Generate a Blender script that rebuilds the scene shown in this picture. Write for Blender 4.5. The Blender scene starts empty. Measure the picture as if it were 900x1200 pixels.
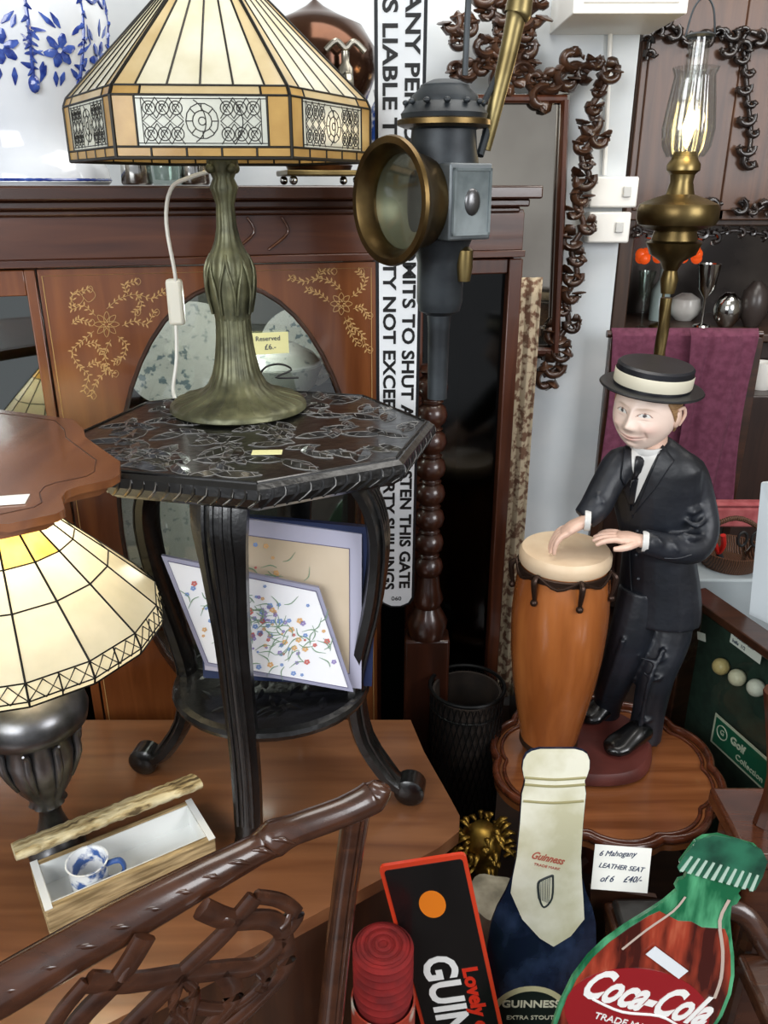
import bpy, math, random
from mathutils import Vector, Matrix
from mathutils.bvhtree import BVHTree
random.seed(7)
V=Vector; pi=math.pi; rad=math.radians
CAMZ=1.65; PIT=rad(22); F=950.0
cP,sP=math.cos(PIT),math.sin(PIT)
sc=bpy.context.scene
# ---------- survey helpers: measured bearings -> world metres ----------
def D(px,py):
    a=(px-450)/F; b=(600-py)/F
    return V((a,cP+sP*b,-sP+cP*b))
def W(px,py,Y):
    d=D(px,py); t=Y/d.y; return V((d.x*t,Y,CAMZ+d.z*t))
def Hz(px,py,z):
    d=D(px,py); t=(z-CAMZ)/d.z; return V((d.x*t,d.y*t,z))
def hexc(h):
    h=h.lstrip('#'); o=[]
    for i in (0,2,4):
        c=int(h[i:i+2],16)/255; o.append(c/12.92 if c<=.04045 else ((c+.055)/1.055)**2.4)
    return (*o,1)
# ---------- materials ----------
def M(name,c,r=.5,m=0,c2=None,s=8,st=(1,1,1),bump=0,bs=None,em=0,coat=0,kind='noise',thr=(.35,.65),det=4,dist=0,emc=None,c3=None,bd=.004):
    mt=bpy.data.materials.new(name); mt.use_nodes=True; nt=mt.node_tree; N=nt.nodes; L=nt.links
    b=N['Principled BSDF']; b.inputs['Base Color'].default_value=hexc(c); b.inputs['Roughness'].default_value=r
    b.inputs['Metallic'].default_value=m
    if coat: b.inputs['Coat Weight'].default_value=coat; b.inputs['Coat Roughness'].default_value=.12
    tc=N.new('ShaderNodeTexCoord'); mp=N.new('ShaderNodeMapping'); mp.inputs['Scale'].default_value=st
    L.new(tc.outputs['Object'],mp.inputs[0])
    def tex(k,scale):
        if k=='vor':
            t=N.new('ShaderNodeTexVoronoi'); t.feature='DISTANCE_TO_EDGE'; t.inputs['Scale'].default_value=scale; o=t.outputs['Distance']
        elif k=='dot':
            t=N.new('ShaderNodeTexVoronoi'); t.inputs['Scale'].default_value=scale; o=t.outputs['Distance']
        elif k=='wave':
            t=N.new('ShaderNodeTexWave'); t.inputs['Scale'].default_value=scale; t.inputs['Distortion'].default_value=dist or 4; t.inputs['Detail'].default_value=3; o=t.outputs['Fac']
        else:
            t=N.new('ShaderNodeTexNoise'); t.inputs['Scale'].default_value=scale; t.inputs['Detail'].default_value=det; t.inputs['Distortion'].default_value=dist; o=t.outputs['Fac']
        L.new(mp.outputs[0],t.inputs['Vector']); return o
    if c2:
        o=tex(kind,s); cr=N.new('ShaderNodeValToRGB'); e=cr.color_ramp.elements
        e[0].position=thr[0]; e[0].color=hexc(c); e[1].position=thr[1]; e[1].color=hexc(c2)
        if c3:
            q=e.new(min(.99,thr[1]+.12)); q.color=hexc(c3)
        L.new(o,cr.inputs[0]); L.new(cr.outputs[0],b.inputs['Base Color'])
        if em: L.new(cr.outputs[0],b.inputs['Emission Color'])
    if em:
        b.inputs['Emission Strength'].default_value=em
        if not c2 or emc: b.inputs['Emission Color'].default_value=hexc(emc or c)
    if bump:
        o=tex(kind if kind!='dot' else 'noise',bs or s); bp=N.new('ShaderNodeBump'); bp.inputs['Strength'].default_value=bump; bp.inputs['Distance'].default_value=bd
        L.new(o,bp.inputs['Height']); L.new(bp.outputs[0],b.inputs['Normal'])
    return mt
def wood(name,c,c2,r=.35,s=3,axis=0,coat=.3,bump=.08):
    st=[14,14,14]; st[axis]=1.2
    return M(name,c,r,0,c2,s,tuple(st),bump,None,0,coat,det=6,dist=.6,thr=(.3,.7))
def glassy(name,c,a=.15,r=.03):
    mt=bpy.data.materials.new(name); mt.use_nodes=True; nt=mt.node_tree; N=nt.nodes; L=nt.links
    N.remove(N['Principled BSDF']); out=N['Material Output']
    tr=N.new('ShaderNodeBsdfTransparent'); gl=N.new('ShaderNodeBsdfGlossy'); gl.inputs['Roughness'].default_value=r
    tr.inputs[0].default_value=hexc(c); mx=N.new('ShaderNodeMixShader'); mx.inputs[0].default_value=a
    L.new(tr.outputs[0],mx.inputs[1]); L.new(gl.outputs[0],mx.inputs[2]); L.new(mx.outputs[0],out.inputs[0]); return mt
def shadeglass(name,c,c2=None,em=.3,s=9,thr=(.3,.7)):
    mt=bpy.data.materials.new(name); mt.use_nodes=True; nt=mt.node_tree; N=nt.nodes; L=nt.links
    N.remove(N['Principled BSDF']); out=N['Material Output']
    tl=N.new('ShaderNodeBsdfTranslucent'); df=N.new('ShaderNodeBsdfPrincipled'); df.inputs['Roughness'].default_value=.15
    e=N.new('ShaderNodeEmission'); e.inputs[1].default_value=em
    ad=N.new('ShaderNodeAddShader'); mx=N.new('ShaderNodeMixShader'); mx.inputs[0].default_value=.55
    rgb=N.new('ShaderNodeValToRGB'); q=rgb.color_ramp.elements; q[0].position=thr[0]; q[1].position=thr[1]
    q[0].color=hexc(c); q[1].color=hexc(c2 or c)
    tc=N.new('ShaderNodeTexCoord')
    t=N.new('ShaderNodeTexNoise'); t.inputs['Detail'].default_value=5; L.new(t.outputs['Fac'],rgb.inputs[0])
    t.inputs['Scale'].default_value=s; L.new(tc.outputs['Object'],t.inputs['Vector'])
    for x in (tl.inputs[0],df.inputs['Base Color'],e.inputs[0]): L.new(rgb.outputs[0],x)
    L.new(tl.outputs[0],mx.inputs[1]); L.new(df.outputs[0],mx.inputs[2]); L.new(mx.outputs[0],ad.inputs[0]); L.new(e.outputs[0],ad.inputs[1])
    L.new(ad.outputs[0],out.inputs[0]); return mt
# ---------- geometry ----------
def FR(O,X,Y):
    x=V(X).normalized(); z=x.cross(V(Y)).normalized(); y=z.cross(x)
    m=Matrix((x,y,z)).transposed().to_4x4(); m.translation=V(O); return m
def T(x,y,z): return Matrix.Translation((x,y,z))
def RZ(a): return Matrix.Rotation(rad(a),4,'Z')
def RX(a): return Matrix.Rotation(rad(a),4,'X')
def RY(a): return Matrix.Rotation(rad(a),4,'Y')
def cr(p0,p1,p2,p3,t):
    return .5*((2*p1)+(p2-p0)*t+(2*p0-5*p1+4*p2-p3)*t*t+(3*p1-p0-3*p2+p3)*t**3)
class G:
    def __init__(s): s.v=[];s.f=[];s.m=[]
    def add(s,v,f,mi=0,X=None):
        n=len(s.v); s.v+=[(X@V(p)) if X else V(p) for p in v]
        s.f+=[[i+n for i in q] for q in f]; s.m+=[mi]*len(f); return s
    def box(s,c,d,mi=0,X=None):
        x,y,z=[k/2 for k in d]; c=V(c)
        v=[c+V((a*x,b*y,e*z)) for a in(-1,1) for b in(-1,1) for e in(-1,1)]
        return s.add(v,[(0,1,3,2),(4,6,7,5),(0,4,5,1),(2,3,7,6),(0,2,6,4),(1,5,7,3)],mi,X)
    def bb(s,a,b,mi=0,X=None):
        return s.box([(a[i]+b[i])/2 for i in range(3)],[abs(b[i]-a[i]) for i in range(3)],mi,X)
    def lathe(s,prof,c=(0,0,0),seg=36,mi=0,X=None,fn=None,cap=True,rot=0):
        v=[];f=[];n=len(prof)
        for r,z in prof:
            for k in range(seg):
                a=2*pi*k/seg+rot; R=fn(a,r,z) if fn else r
                v.append((c[0]+R*math.cos(a),c[1]+R*math.sin(a),c[2]+z))
        for i in range(n-1):
            for k in range(seg):
                k2=(k+1)%seg; f.append((i*seg+k,i*seg+k2,(i+1)*seg+k2,(i+1)*seg+k))
        if cap:
            if prof[0][0]>1e-5: f.append(tuple(range(seg))[::-1])
            if prof[-1][0]>1e-5: f.append(tuple((n-1)*seg+k for k in range(seg)))
        return s.add(v,f,mi,X)
    def ell(s,c,r,mi=0,X=None,nu=16,nv=10):
        if not hasattr(r,'__len__'): r=(r,r,r)
        v=[];f=[]
        for i in range(nv+1):
            th=pi*i/nv
            for k in range(nu):
                a=2*pi*k/nu; v.append((c[0]+r[0]*math.sin(th)*math.cos(a),c[1]+r[1]*math.sin(th)*math.sin(a),c[2]+r[2]*math.cos(th)))
        for i in range(nv):
            for k in range(nu):
                k2=(k+1)%nu; f.append((i*nu+k,(i+1)*nu+k,(i+1)*nu+k2,i*nu+k2))
        return s.add(v,f,mi,X)
    def sweep(s,pts,r,seg=8,mi=0,sm=4,ref=None,X=None,closed=False):
        P=[V(p) for p in pts]; n=len(P)
        R=[(q if hasattr(q,'__len__') else (q,q)) for q in (r if isinstance(r,list) else [r]*n)]
        if sm>1:
            Q=[];S=[]
            rng=n if closed else n-1
            for i in range(rng):
                g=(lambda j:P[j%n]) if closed else (lambda j:P[max(0,min(n-1,j))])
                for k in range(sm):
                    t=k/sm; Q.append(cr(g(i-1),g(i),g(i+1),g(i+2),t)); a=R[i];b=R[(i+1)%n]
                    S.append((a[0]*(1-t)+b[0]*t,a[1]*(1-t)+b[1]*t))
            if not closed: Q.append(P[-1]);S.append(R[-1])
            P,R=Q,S; n=len(P)
        v=[];f=[];side=None
        for i in range(n):
            if closed: t=P[(i+1)%n]-P[i-1]
            else: t=P[min(n-1,i+1)]-P[max(0,i-1)]
            if t.length<1e-9: t=V((0,0,1))
            t.normalize()
            if ref is not None: sd=V(ref)-t*t.dot(V(ref))
            elif side is None:
                a=V((0,0,1)) if abs(t.z)<.9 else V((1,0,0)); sd=t.cross(a)
            else: sd=side-t*t.dot(side)
            if sd.length<1e-6: sd=t.orthogonal()
            side=sd.normalized(); up=t.cross(side)
            for k in range(seg):
                a=2*pi*k/seg+pi/seg; v.append(P[i]+side*(R[i][0]*math.cos(a))+up*(R[i][1]*math.sin(a)))
        for i in range(n if closed else n-1):
            i2=(i+1)%n
            for k in range(seg):
                k2=(k+1)%seg; f.append((i*seg+k,i*seg+k2,i2*seg+k2,i2*seg+k))
        if not closed: f.append(tuple(range(seg))[::-1]); f.append(tuple((n-1)*seg+k for k in range(seg)))
        return s.add(v,f,mi,X)
    def prism(s,o,z0,z1,mi=0,X=None,ms=None):
        n=len(o); v=[(x,y,z0) for x,y in o]+[(x,y,z1) for x,y in o]
        s.add(v,[tuple(range(n))[::-1],tuple(range(n,2*n))],mi,X)
        return s.add(v,[(i,(i+1)%n,n+(i+1)%n,n+i) for i in range(n)],mi if ms is None else ms,X)
    def quad(s,a,b,c,d,mi=0): return s.add([a,b,c,d],[(0,1,2,3)],mi)
    def slab(s,a,b,c,d,th,mi=0):
        a,b,c,d=map(V,(a,b,c,d)); n=(b-a).cross(d-a).normalized()*th
        return s.add([a,b,c,d,a+n,b+n,c+n,d+n],[(0,1,2,3),(7,6,5,4),(0,4,5,1),(1,5,6,2),(2,6,7,3),(3,7,4,0)],mi)
    def holep(s,x0,x1,z0,z1,cx,cz,a,b,y0,y1,mi=0,n=64):
        out=[];inn=[]
        for k in range(n):
            t=2*pi*k/n; c,d=math.cos(t),math.sin(t); inn.append((cx+a*c,cz+b*d))
            m=1e9
            if c>1e-6: m=min(m,(x1-cx)/c)
            if c<-1e-6: m=min(m,(x0-cx)/c)
            if d>1e-6: m=min(m,(z1-cz)/d)
            if d<-1e-6: m=min(m,(z0-cz)/d)
            out.append((cx+m*c,cz+m*d))
        for X,Z in((x0,z0),(x1,z0),(x0,z1),(x1,z1)):
            j=min(range(n),key=lambda q:(out[q][0]-X)**2+(out[q][1]-Z)**2); out[j]=(X,Z)
        v=[(x,y0,z) for x,z in out]+[(x,y0,z) for x,z in inn]+[(x,y1,z) for x,z in out]+[(x,y1,z) for x,z in inn]
        f=[]
        for k in range(n):
            q=(k+1)%n; f+=[(k,q,n+q,n+k),(2*n+k,3*n+k,3*n+q,2*n+q),(n+k,n+q,3*n+q,3*n+k),(k,2*n+k,2*n+q,q)]
        return s.add(v,f,mi)
    def leaf(s,x,y,z,a,L,w,h,mi=0):
        c,d=math.cos(a),math.sin(a)
        P=[(-.5,0,0),(-.25,.42,0),(.05,.5,0),(.3,.3,0),(.5,0,0),(.3,-.3,0),(.05,-.5,0),(-.25,-.42,0),(-.25,0,.8),(.05,0,1),(.3,0,.6)]
        v=[]
        for u,q,k in P: v.append((x+c*u*L-d*q*w,y+d*u*L+c*q*w,z+k*h))
        s.add(v,[(0,8,1),(1,8,9,2),(2,9,10,3),(3,10,4),(4,10,5),(5,10,9,6),(6,9,8,7),(7,8,0)],mi)
        return s
    def text(s,body,size,X,mi=0,fit=None,off=0,shear=0,ext=.0006,al='LEFT'):
        c=bpy.data.curves.new('t','FONT'); c.body=body; c.size=size; c.offset=off; c.shear=shear; c.extrude=ext; c.align_x=al; c.align_y='CENTER'; c.resolution_u=3
        o=bpy.data.objects.new('t',c); sc.collection.objects.link(o); bpy.context.view_layer.update()
        me=bpy.data.meshes.new_from_object(o.evaluated_get(bpy.context.evaluated_depsgraph_get()))
        vs=[v.co.copy() for v in me.vertices]; fs=[tuple(p.vertices) for p in me.polygons]
        if fit and vs:
            w=max(v.x for v in vs)-min(v.x for v in vs); k=fit/w
            for v in vs: v.x*=k
        bpy.data.objects.remove(o); bpy.data.curves.remove(c); bpy.data.meshes.remove(me)
        return s.add(vs,fs,mi,X)
    def obj(s,name,mats,root=None,world=False,label=None,cat=None,org=None,bev=0,flat=False,ang=40,remesh=0,smooth=0,kind=None,group=None,sub=0):
        if not isinstance(mats,(list,tuple)): mats=[mats]
        o=V((0,0,0))
        if world and root:
            q=root
            while q: o=o+q.location; q=q.parent
        if org is not None: o=V(org)
        me=bpy.data.meshes.new(name); me.from_pydata([tuple(v-o) for v in s.v],[],s.f); me.update()
        me.polygons.foreach_set('material_index',s.m)
        for m in mats: me.materials.append(m)
        ob=bpy.data.objects.new(name,me); sc.collection.objects.link(ob)
        if remesh:
            m=ob.modifiers.new('r','REMESH'); m.mode='VOXEL'; m.voxel_size=remesh
            if smooth: q=ob.modifiers.new('s','SMOOTH'); q.iterations=smooth; q.factor=.6
            bpy.context.view_layer.update()
            me2=bpy.data.meshes.new_from_object(ob.evaluated_get(bpy.context.evaluated_depsgraph_get()))
            ob.modifiers.clear(); ob.data=me2; me=me2
            if not me.materials:
                for m in mats: me.materials.append(m)
        if not flat:
            me.shade_smooth()
            if not remesh: me.set_sharp_from_angle(angle=rad(ang))
        if org is not None: ob.location=o
        if root: ob.parent=root
        if bev:
            m=ob.modifiers.new('b','BEVEL'); m.width=bev; m.segments=2; m.limit_method='ANGLE'; m.angle_limit=rad(40)
        if label: ob['label']=label
        if cat: ob['category']=cat
        if kind: ob['kind']=kind
        if group: ob['group']=group
        return ob
def thing(name,loc,label,cat,rz=0,group=None):
    e=bpy.data.objects.new(name,None); e.location=loc; e.rotation_euler=(0,0,rad(rz)); e.empty_display_size=.05
    sc.collection.objects.link(e); e['label']=label; e['category']=cat
    if group: e['group']=group
    return e
# ---------- palette ----------
blackwood=M('black_carved_wood','#090909',.3,0,'#141414',22,(1,1,1),.5,50,coat=.4,thr=(.45,.75))
blackleaf=M('black_carved_leaf','#0b0b0c',.3,0,'#171718',18,bump=.25,bs=70,coat=.45,thr=(.5,.8))
blackridge=M('carved_edge_highlight','#8f8e8b',.3,0,'#3c3a38',26,bump=.3,coat=.3,thr=(.4,.7))  # silvery highlights painted along the carved leaf outlines and table edge
mahog=wood('red_mahogany','#38190d','#58301b',.26,2.5,0,.5)
mahogv=wood('upright_mahogany','#361a10','#542c19',.3,2.5,2)
panelw=wood('inlaid_door_veneer','#5a2f17','#794725',.24,2,2,.5)
darkw=wood('dark_oak','#20130e','#342019',.4,3,2)
darkh=wood('dark_walnut','#26160e','#402517',.33,3,0)
deskw=wood('desk_top_wood','#633d26','#7f5436',.28,2,0,.35)
deskd=wood('desk_side_wood','#331f13','#4b2e1c',.42,3,2)
chairw=wood('old_chair_wood','#2a170f','#482a1b',.26,3,0,.5)
topw=wood('satinwood_top','#5f361d','#835230',.22,2,1,.6)
piew=wood('tray_table_wood','#683a1e','#915934',.2,2,0,.6)
inlay=M('boxwood_inlay','#b9935c',.4)
gold=M('aged_brass','#6e5a38',.36,1,'#3f3322',14,bump=.2)
brass=M('antique_brass','#86754c',.34,.95,'#57482c',10,bump=.1)
gilt=M('gilt_bronze','#a8873c',.38,.9,'#4e3a18',25,bump=.4)
bronze=M('green_patina_bronze','#3f3f2e',.42,.45,'#6c6c50',24,bump=.4,bs=40)
pewter=M('dull_pewter','#4a4a47',.3,.85,'#77777a',16,bump=.2)
blackm=M('black_painted_metal','#1a1e22',.5,.4,'#3a4044',12,bump=.3)
lead=M('lead_came','#1c1a16',.45,.7)
silver=M('polished_silver','#b8b8b4',.15,1)
white=M('white_paint','#e8e6e0',.5)
paper=M('white_paper','#ecebe4',.7)
ink=M('black_ink','#121212',.5)
bluei=M('blue_ink','#22304f',.6)
clear=glassy('clear_glass','#e8efec',.08)
dglass=glassy('dim_cabinet_glass','#dfe3df',.1)
wallm=M('cool_white_plaster','#c9cfd2',.8,0,'#d8dbdc',5,bump=.05)
# ---------- room ----------
fl=M('dark_floor_boards','#2a1a12',.5,0,'#3b2619',3,(1,8,1))
G().bb((-2.6,-1.6,-.05),(3.2,3.6,0)).obj('floor',fl,kind='structure')
cm=M('ceiling_paint','#d9d6cf',.8,0,'#cfccc4',3)
G().bb((-2.6,-.2,2.75),(3.2,3.6,2.8)).obj('ceiling',cm,kind='structure')
xe=W(757,0,2.3).x
G().bb((-2.6,2.32,0),(xe,2.42,2.75)).obj('wall_back',wallm,kind='structure')
G().bb((xe-.1,2.421,0),(xe,3.5,2.75)).obj('wall_return',wallm,kind='structure')
G().bb((-2.6,3.5,0),(3.2,3.6,2.75)).obj('wall_far',M('cream_plaster','#8d8578',.8,0,'#999083',4),kind='structure')
G().bb((-2.7,-1.6,0),(-2.6,3.6,2.75)).obj('wall_left',M('grey_plaster','#a09a90',.8,0,'#b1aba0',4),kind='structure')
G().bb((3.2,-1.6,0),(3.3,3.6,2.75)).obj('wall_right',M('tan_plaster','#8d8578',.8,0,'#999083',5),kind='structure')

# ---------- inlaid display cabinet ----------
CO=V((-.2,1.74)); ca,sa=math.cos(rad(15)),math.sin(rad(15)); cu=V((ca,sa)); cn=V((-sa,ca))
def CL(px,py,off=0):
    d=D(px,py); d2=V((d.x,d.y)); t=(CO.dot(cn)+off)/d2.dot(cn); p=d2*t-CO
    return p.dot(cu),CAMZ+d.z*t
def CLP(px,py,off=0): u,z=CL(px,py,off); return V((u,off,z))
cab=thing('display_cabinet',(CO.x,CO.y,0),'mahogany display cabinet with marquetry doors and oval glass','cabinet',15)
uR=CL(605,400)[0]; uL=-1.0; uS=CL(480,400)[0]; uD0=CL(56,400)[0]; uD1=CL(440,400)[0]
g=G(); g.bb((uL,.33,0),(uR,.35,1.6)); g.bb((uL,0,0),(uL+.02,.33,1.6)); g.bb((uR-.02,.0,0),(uR,.33,1.6))
g.bb((uD0-.03,.03,.0),(uD0,.33,1.6)); g.bb((uD1,.03,.0),(uD1+.02,.33,1.6))
g.bb((uL,.0,0),(uR,.33,.06)); g.bb((uL+.02,0,1.56),(uR-.02,.33,1.6))
g.obj('body',mahogv,cab,bev=.002)
zf=CL(250,300)[1]
g=G(); uE=CL(637,225,-.05)[0]
g.bb((uL-.03,-.05,1.622),(uE,.37,1.648)); g.bb((uL-.01,-.032,1.606),(uE-.02,.36,1.622)); g.bb((uL,-.018,1.594),(uE-.035,.35,1.606))
g.obj('cornice',wood('dark_cornice_wood','#28140c','#402213',.26,2.5,0,.5),cab,bev=.004)
g=G(); g.bb((uL,-.004,zf),(uR,.02,1.594)); g.bb((uL,-.02,zf-.014),(uR,.02,zf))
for u in (CL(290,270)[0],CL(330,270)[0]):
    g.sweep([(u,-.008,1.59),(u-.012*(1 if u<-.1 else -1),-.008,1.56),(u-.03,-.008,zf+.01)],.003,6)
g.obj('frieze',mahog,cab,bev=.002)
ct=CL(270,335)[1]; cb=.43; oc=CL(272,400)[0]; oa=(CL(398,440)[0]-CL(146,440)[0])/2*1.17
ocz=(ct+cb)/2; ob_=(ct-cb)/2
door=G().holep(uD0,uD1,.08,zf-.018,oc,ocz,oa,ob_,-.004,.02).obj('door',panelw,cab,bev=.001)
g=G(); g.sweep([(oc+(oa+.004)*math.cos(2*pi*k/48),-.006,ocz+(ob_+.004)*math.sin(2*pi*k/48)) for k in range(48)],.005,8,closed=True,sm=1)
g.obj('oval_moulding',darkh,door)
G().prism([(oc+oa*math.cos(2*pi*k/48),ocz+ob_*math.sin(2*pi*k/48)) for k in range(48)],0,.003,X=FR((0,.012,0),(1,0,0),(0,0,1))).obj('door_glass',dglass,door)
g=G()
def ln(pts,r=.0006):
    g.sweep([CLP(x,y,-.0052) for x,y in pts],r,5,sm=4)
def flower(x,y,R,n=8):
    for k in range(n):
        a=2*pi*k/n; c,s_=math.cos(a),math.sin(a)
        ln([(x+c*4,y+s_*4),(x+c*R*.6-s_*3,y+s_*R*.6+c*3),(x+c*R,y+s_*R),(x+c*R*.6+s_*3,y+s_*R*.6-c*3),(x+c*4,y+s_*4)],.0007)
    for q in range(6): g.ell(CLP(x+3*math.cos(q),y+3*math.sin(q),-.0045),(.002,.0012,.002),nu=8,nv=6)
def leafm(x,y,a,L=5.5):
    c,s_=math.cos(rad(a)),math.sin(rad(a))
    n_=6; pts=[]
    for k in range(n_+1):
        t=k/n_; w=.9*math.sin(pi*t); pts.append((x+c*L*t-s_*w,y+s_*L*t+c*w))
    for k in range(n_-1,0,-1):
        t=k/n_; w=-.9*math.sin(pi*t); pts.append((x+c*L*t-s_*w,y+s_*L*t+c*w))
    p3=[CLP(a_,b_,-.0048) for a_,b_ in pts]; g.add(p3,[tuple(range(len(p3)))[::-1]])
def spray(pts):
    ln(pts)
    for i in range(len(pts)-1):
        a=math.degrees(math.atan2(pts[i+1][1]-pts[i][1],pts[i+1][0]-pts[i][0]))
        for t in(.2,.6,.95):
            x=pts[i][0]*(1-t)+pts[i+1][0]*t; y=pts[i][1]*(1-t)+pts[i+1][1]*t
            leafm(x,y,a+48); leafm(x,y,a-48)
    x,y=pts[-1]; ln([(x,y),(x+4,y-4),(x+7,y),(x+4,y+4),(x+1,y+2)],.0006)
flower(125,380,15)
spray([(125,362),(140,350),(160,345),(178,350),(190,342)]); spray([(112,370),(98,358),(84,362),(86,345),(102,339)])
spray([(110,388),(96,400),(84,412),(92,428),(104,440),(98,458)]); spray([(130,398),(122,415),(126,432),(114,446),(106,464)])
spray([(143,382),(158,376),(172,380),(180,366)]); spray([(102,430),(112,424),(122,430),(132,438)]); spray([(138,394),(148,404),(144,418),(134,424)])
spray([(100,404),(112,402),(118,412)]); spray([(150,345),(146,334),(158,330)]); spray([(84,380),(92,374),(104,378)]); spray([(160,345),(166,358),(158,366)])
for a in ((90,350),(104,346)): ln([(a[0]-8,a[1]),(a[0],a[1]-9),(a[0]+8,a[1]),(a[0],a[1]+8),(a[0]-8,a[1])])
flower(400,356,13)
spray([(400,340),(388,330),(372,326),(356,330),(340,326)]); spray([(386,354),(374,344),(360,340)])
spray([(412,348),(424,338),(428,326),(420,318)]); spray([(408,370),(414,384),(424,392),(430,410)]); spray([(404,372),(410,388),(418,402)])
spray([(372,327),(376,318),(388,318)]); spray([(414,362),(424,360),(430,370)])
g.sweep([(uD0+.008,-.005,.1),(uD0+.008,-.005,zf-.03),(uD1-.01,-.005,zf-.03),(uD1-.01,-.005,.1)],.0009,5,sm=1)
g.obj('marquetry_inlay',inlay,door)
uA=uL+.02; gx=CL(44,420)[0]; gz=CL(20,347)[1]
ld=G(); ld.bb((gx,-.004,.08),(uD0-.004,.02,zf-.018)); ld.bb((uA,-.004,gz),(gx,.02,zf-.018)); ld.bb((uA,-.004,.08),(uA+.06,.02,gz)); ld.bb((uA+.06,-.004,.08),(gx,.02,.2))
ld=ld.obj('door',panelw,cab,bev=.002)
G().bb((uA+.06,.008,.2),(gx,.011,gz)).obj('door_glass',glassy('greenish_glass','#8fae9c',.2),ld)
rd=G(); x0=uS; x1=uR; rd.bb((x0,-.004,.06),(x0+.03,.02,zf-.018)); rd.bb((x1-.032,-.012,.06),(x1,.02,zf-.018)); rd.bb((x0+.03,-.004,zf-.05),(x1-.032,.02,zf-.018)); rd.bb((x0+.03,-.004,.06),(x1-.032,.02,.16))
rd=rd.obj('door',mahogv,cab,bev=.003)
G().bb((x0+.03,.008,.16),(x1-.032,.011,zf-.05)).obj('door_glass',glassy('smoked_glass','#8a948f',.03,.1),rd)
shz=CL(330,475,.12)[1]
G().bb((uD0,.04,shz-.02),(uD1,.32,shz)).obj('shelf',mahog,cab)
G().bb((uD0,.04,.66),(uD1,.32,.68)).obj('shelf',mahog,cab)
G().bb((uD1+.02,.315,.06),(uR-.02,.329,1.55)).obj('cabinet_lining',M('black_lining','#141414',.8,0,'#1d1b19',5),cab)
G().bb((uD0,.318,.06),(uD1,.329,1.55)).obj('cabinet_lining',M('grey_fabric_lining','#4d4e4a',.7,0,'#60625d',4,(1,1,.4),kind='noise',thr=(.3,.7)),cab)
toile=M('transfer_printed_china','#8496a0',.2,0,'#eceeea',46,kind='noise',thr=(.40,.46))
toile2=M('lightly_printed_china','#b8c0c2',.2,0,'#eeefeb',50,kind='noise',thr=(.36,.42))
def cabw(u,y,z):
    return V((CO.x+cu.x*u+cn.x*y,CO.y+cu.y*u+cn.y*y,z))
def plate(px,py,z,R,lab,y=.22,mt=None):
    p=cabw(CL(px,py,y)[0],y,z+R)
    g=G(); g.lathe([(0,0),(R*.6,0),(R*.65,.006),(R,.016),(R,.019),(R*.62,.009),(0,.004)],X=RZ(15)@RX(78),seg=40)
    o=g.obj('china_plate',mt or toile,label=lab,cat='plate',org=(0,0,0),group='china plates in the oval cabinet'); o.location=p; return o
plate(188,420,shz,.075,'patterned china plate standing inside the oval glass door')
plate(350,400,shz,.1,'large patterned china plate standing behind the tureen',.27)
plate(228,400,shz,.11,'large pale china plate standing in the cabinet',.29,toile2)
plate(215,700,.68,.16,'large printed plate standing on the lower cabinet shelf',.22,toile2)
p=cabw(CL(325,430,.13)[0],.13,shz+.001)
tu=thing('china_tureen',p,'white patterned china tureen inside the oval glass cabinet','tureen',15)
kz=(CL(325,388,.13)[1]-shz)/.15
KT=Matrix.Diagonal((.85,.85,kz,1))
G().lathe([(.06,0),(.065,.008),(.06,.015),(.1,.04),(.12,.075),(.125,.085),(.118,.086),(.09,.05),(.0,.03)],seg=40,X=KT).obj('bowl',toile2,tu)
G().lathe([(.122,.087),(.1,.105),(.05,.125),(.012,.13),(.014,.142),(0,.148)],seg=40,X=KT).obj('lid',toile2,tu)
for sgn in(-1,1): G().sweep([(sgn*.098,0,.07*kz),(sgn*.122,0,.078*kz),(sgn*.124,0,.06*kz),(sgn*.095,0,.05*kz)],.005).obj('handle',toile2,tu)
yl=M('pale_yellow_card','#e6e2a4',.7)
ct_=thing('price_ticket',cabw(CL(316,402,.0)[0],-.001,CL(316,402)[1]),'pale yellow price ticket fixed on the oval glass','ticket',15)
g=G(); g.box((0,-.001,0),(.08,.001,.045)); g.obj('card',yl,ct_)
g=G(); g.text('Reserved',.014,FR((-.03,-.002,.01),(1,0,0),(0,0,1))); g.text('£6.-',.016,FR((-.012,-.002,-.008),(1,0,0),(0,0,1))); g.obj('handwriting',bluei,ct_)

# ---------- items on the ledge ----------
LZ=1.649
bw=M('blue_and_white_glaze','#d3d8de',.12,0,'#d9dde2',10,coat=.5)
cob=M('cobalt_blue_glaze','#192f7c',.15,0,'#3d59a8',60,coat=.5,thr=(.4,.65))
c=cabw(CL(42,200,.15)[0],.16,LZ)
jr=thing('porcelain_jardiniere',c,'large white porcelain jardiniere painted with cobalt flowers','vase')
jp=[(r*1.1,z) for r,z in [(0,0),(.125,0),(.13,.006),(.128,.03),(.118,.045),(.108,.07),(.112,.11),(.13,.18),(.148,.24),(.155,.29),(.15,.34),(.135,.38),(.13,.42),(.14,.44)]]
def jrad(z):
    for (a,b),(c_,d) in zip(jp[1:],jp[2:]):
        if b<=z<=d: return a+(c_-a)*(z-b)/(d-b+1e-9)
    return .14
G().lathe(jp,seg=56).obj('vessel',bw,jr)
g=G()
def js(a,z): r=jrad(z)+.0003; return V((r*math.sin(a),-r*math.cos(a),z))
rj=random.Random(2)
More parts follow.
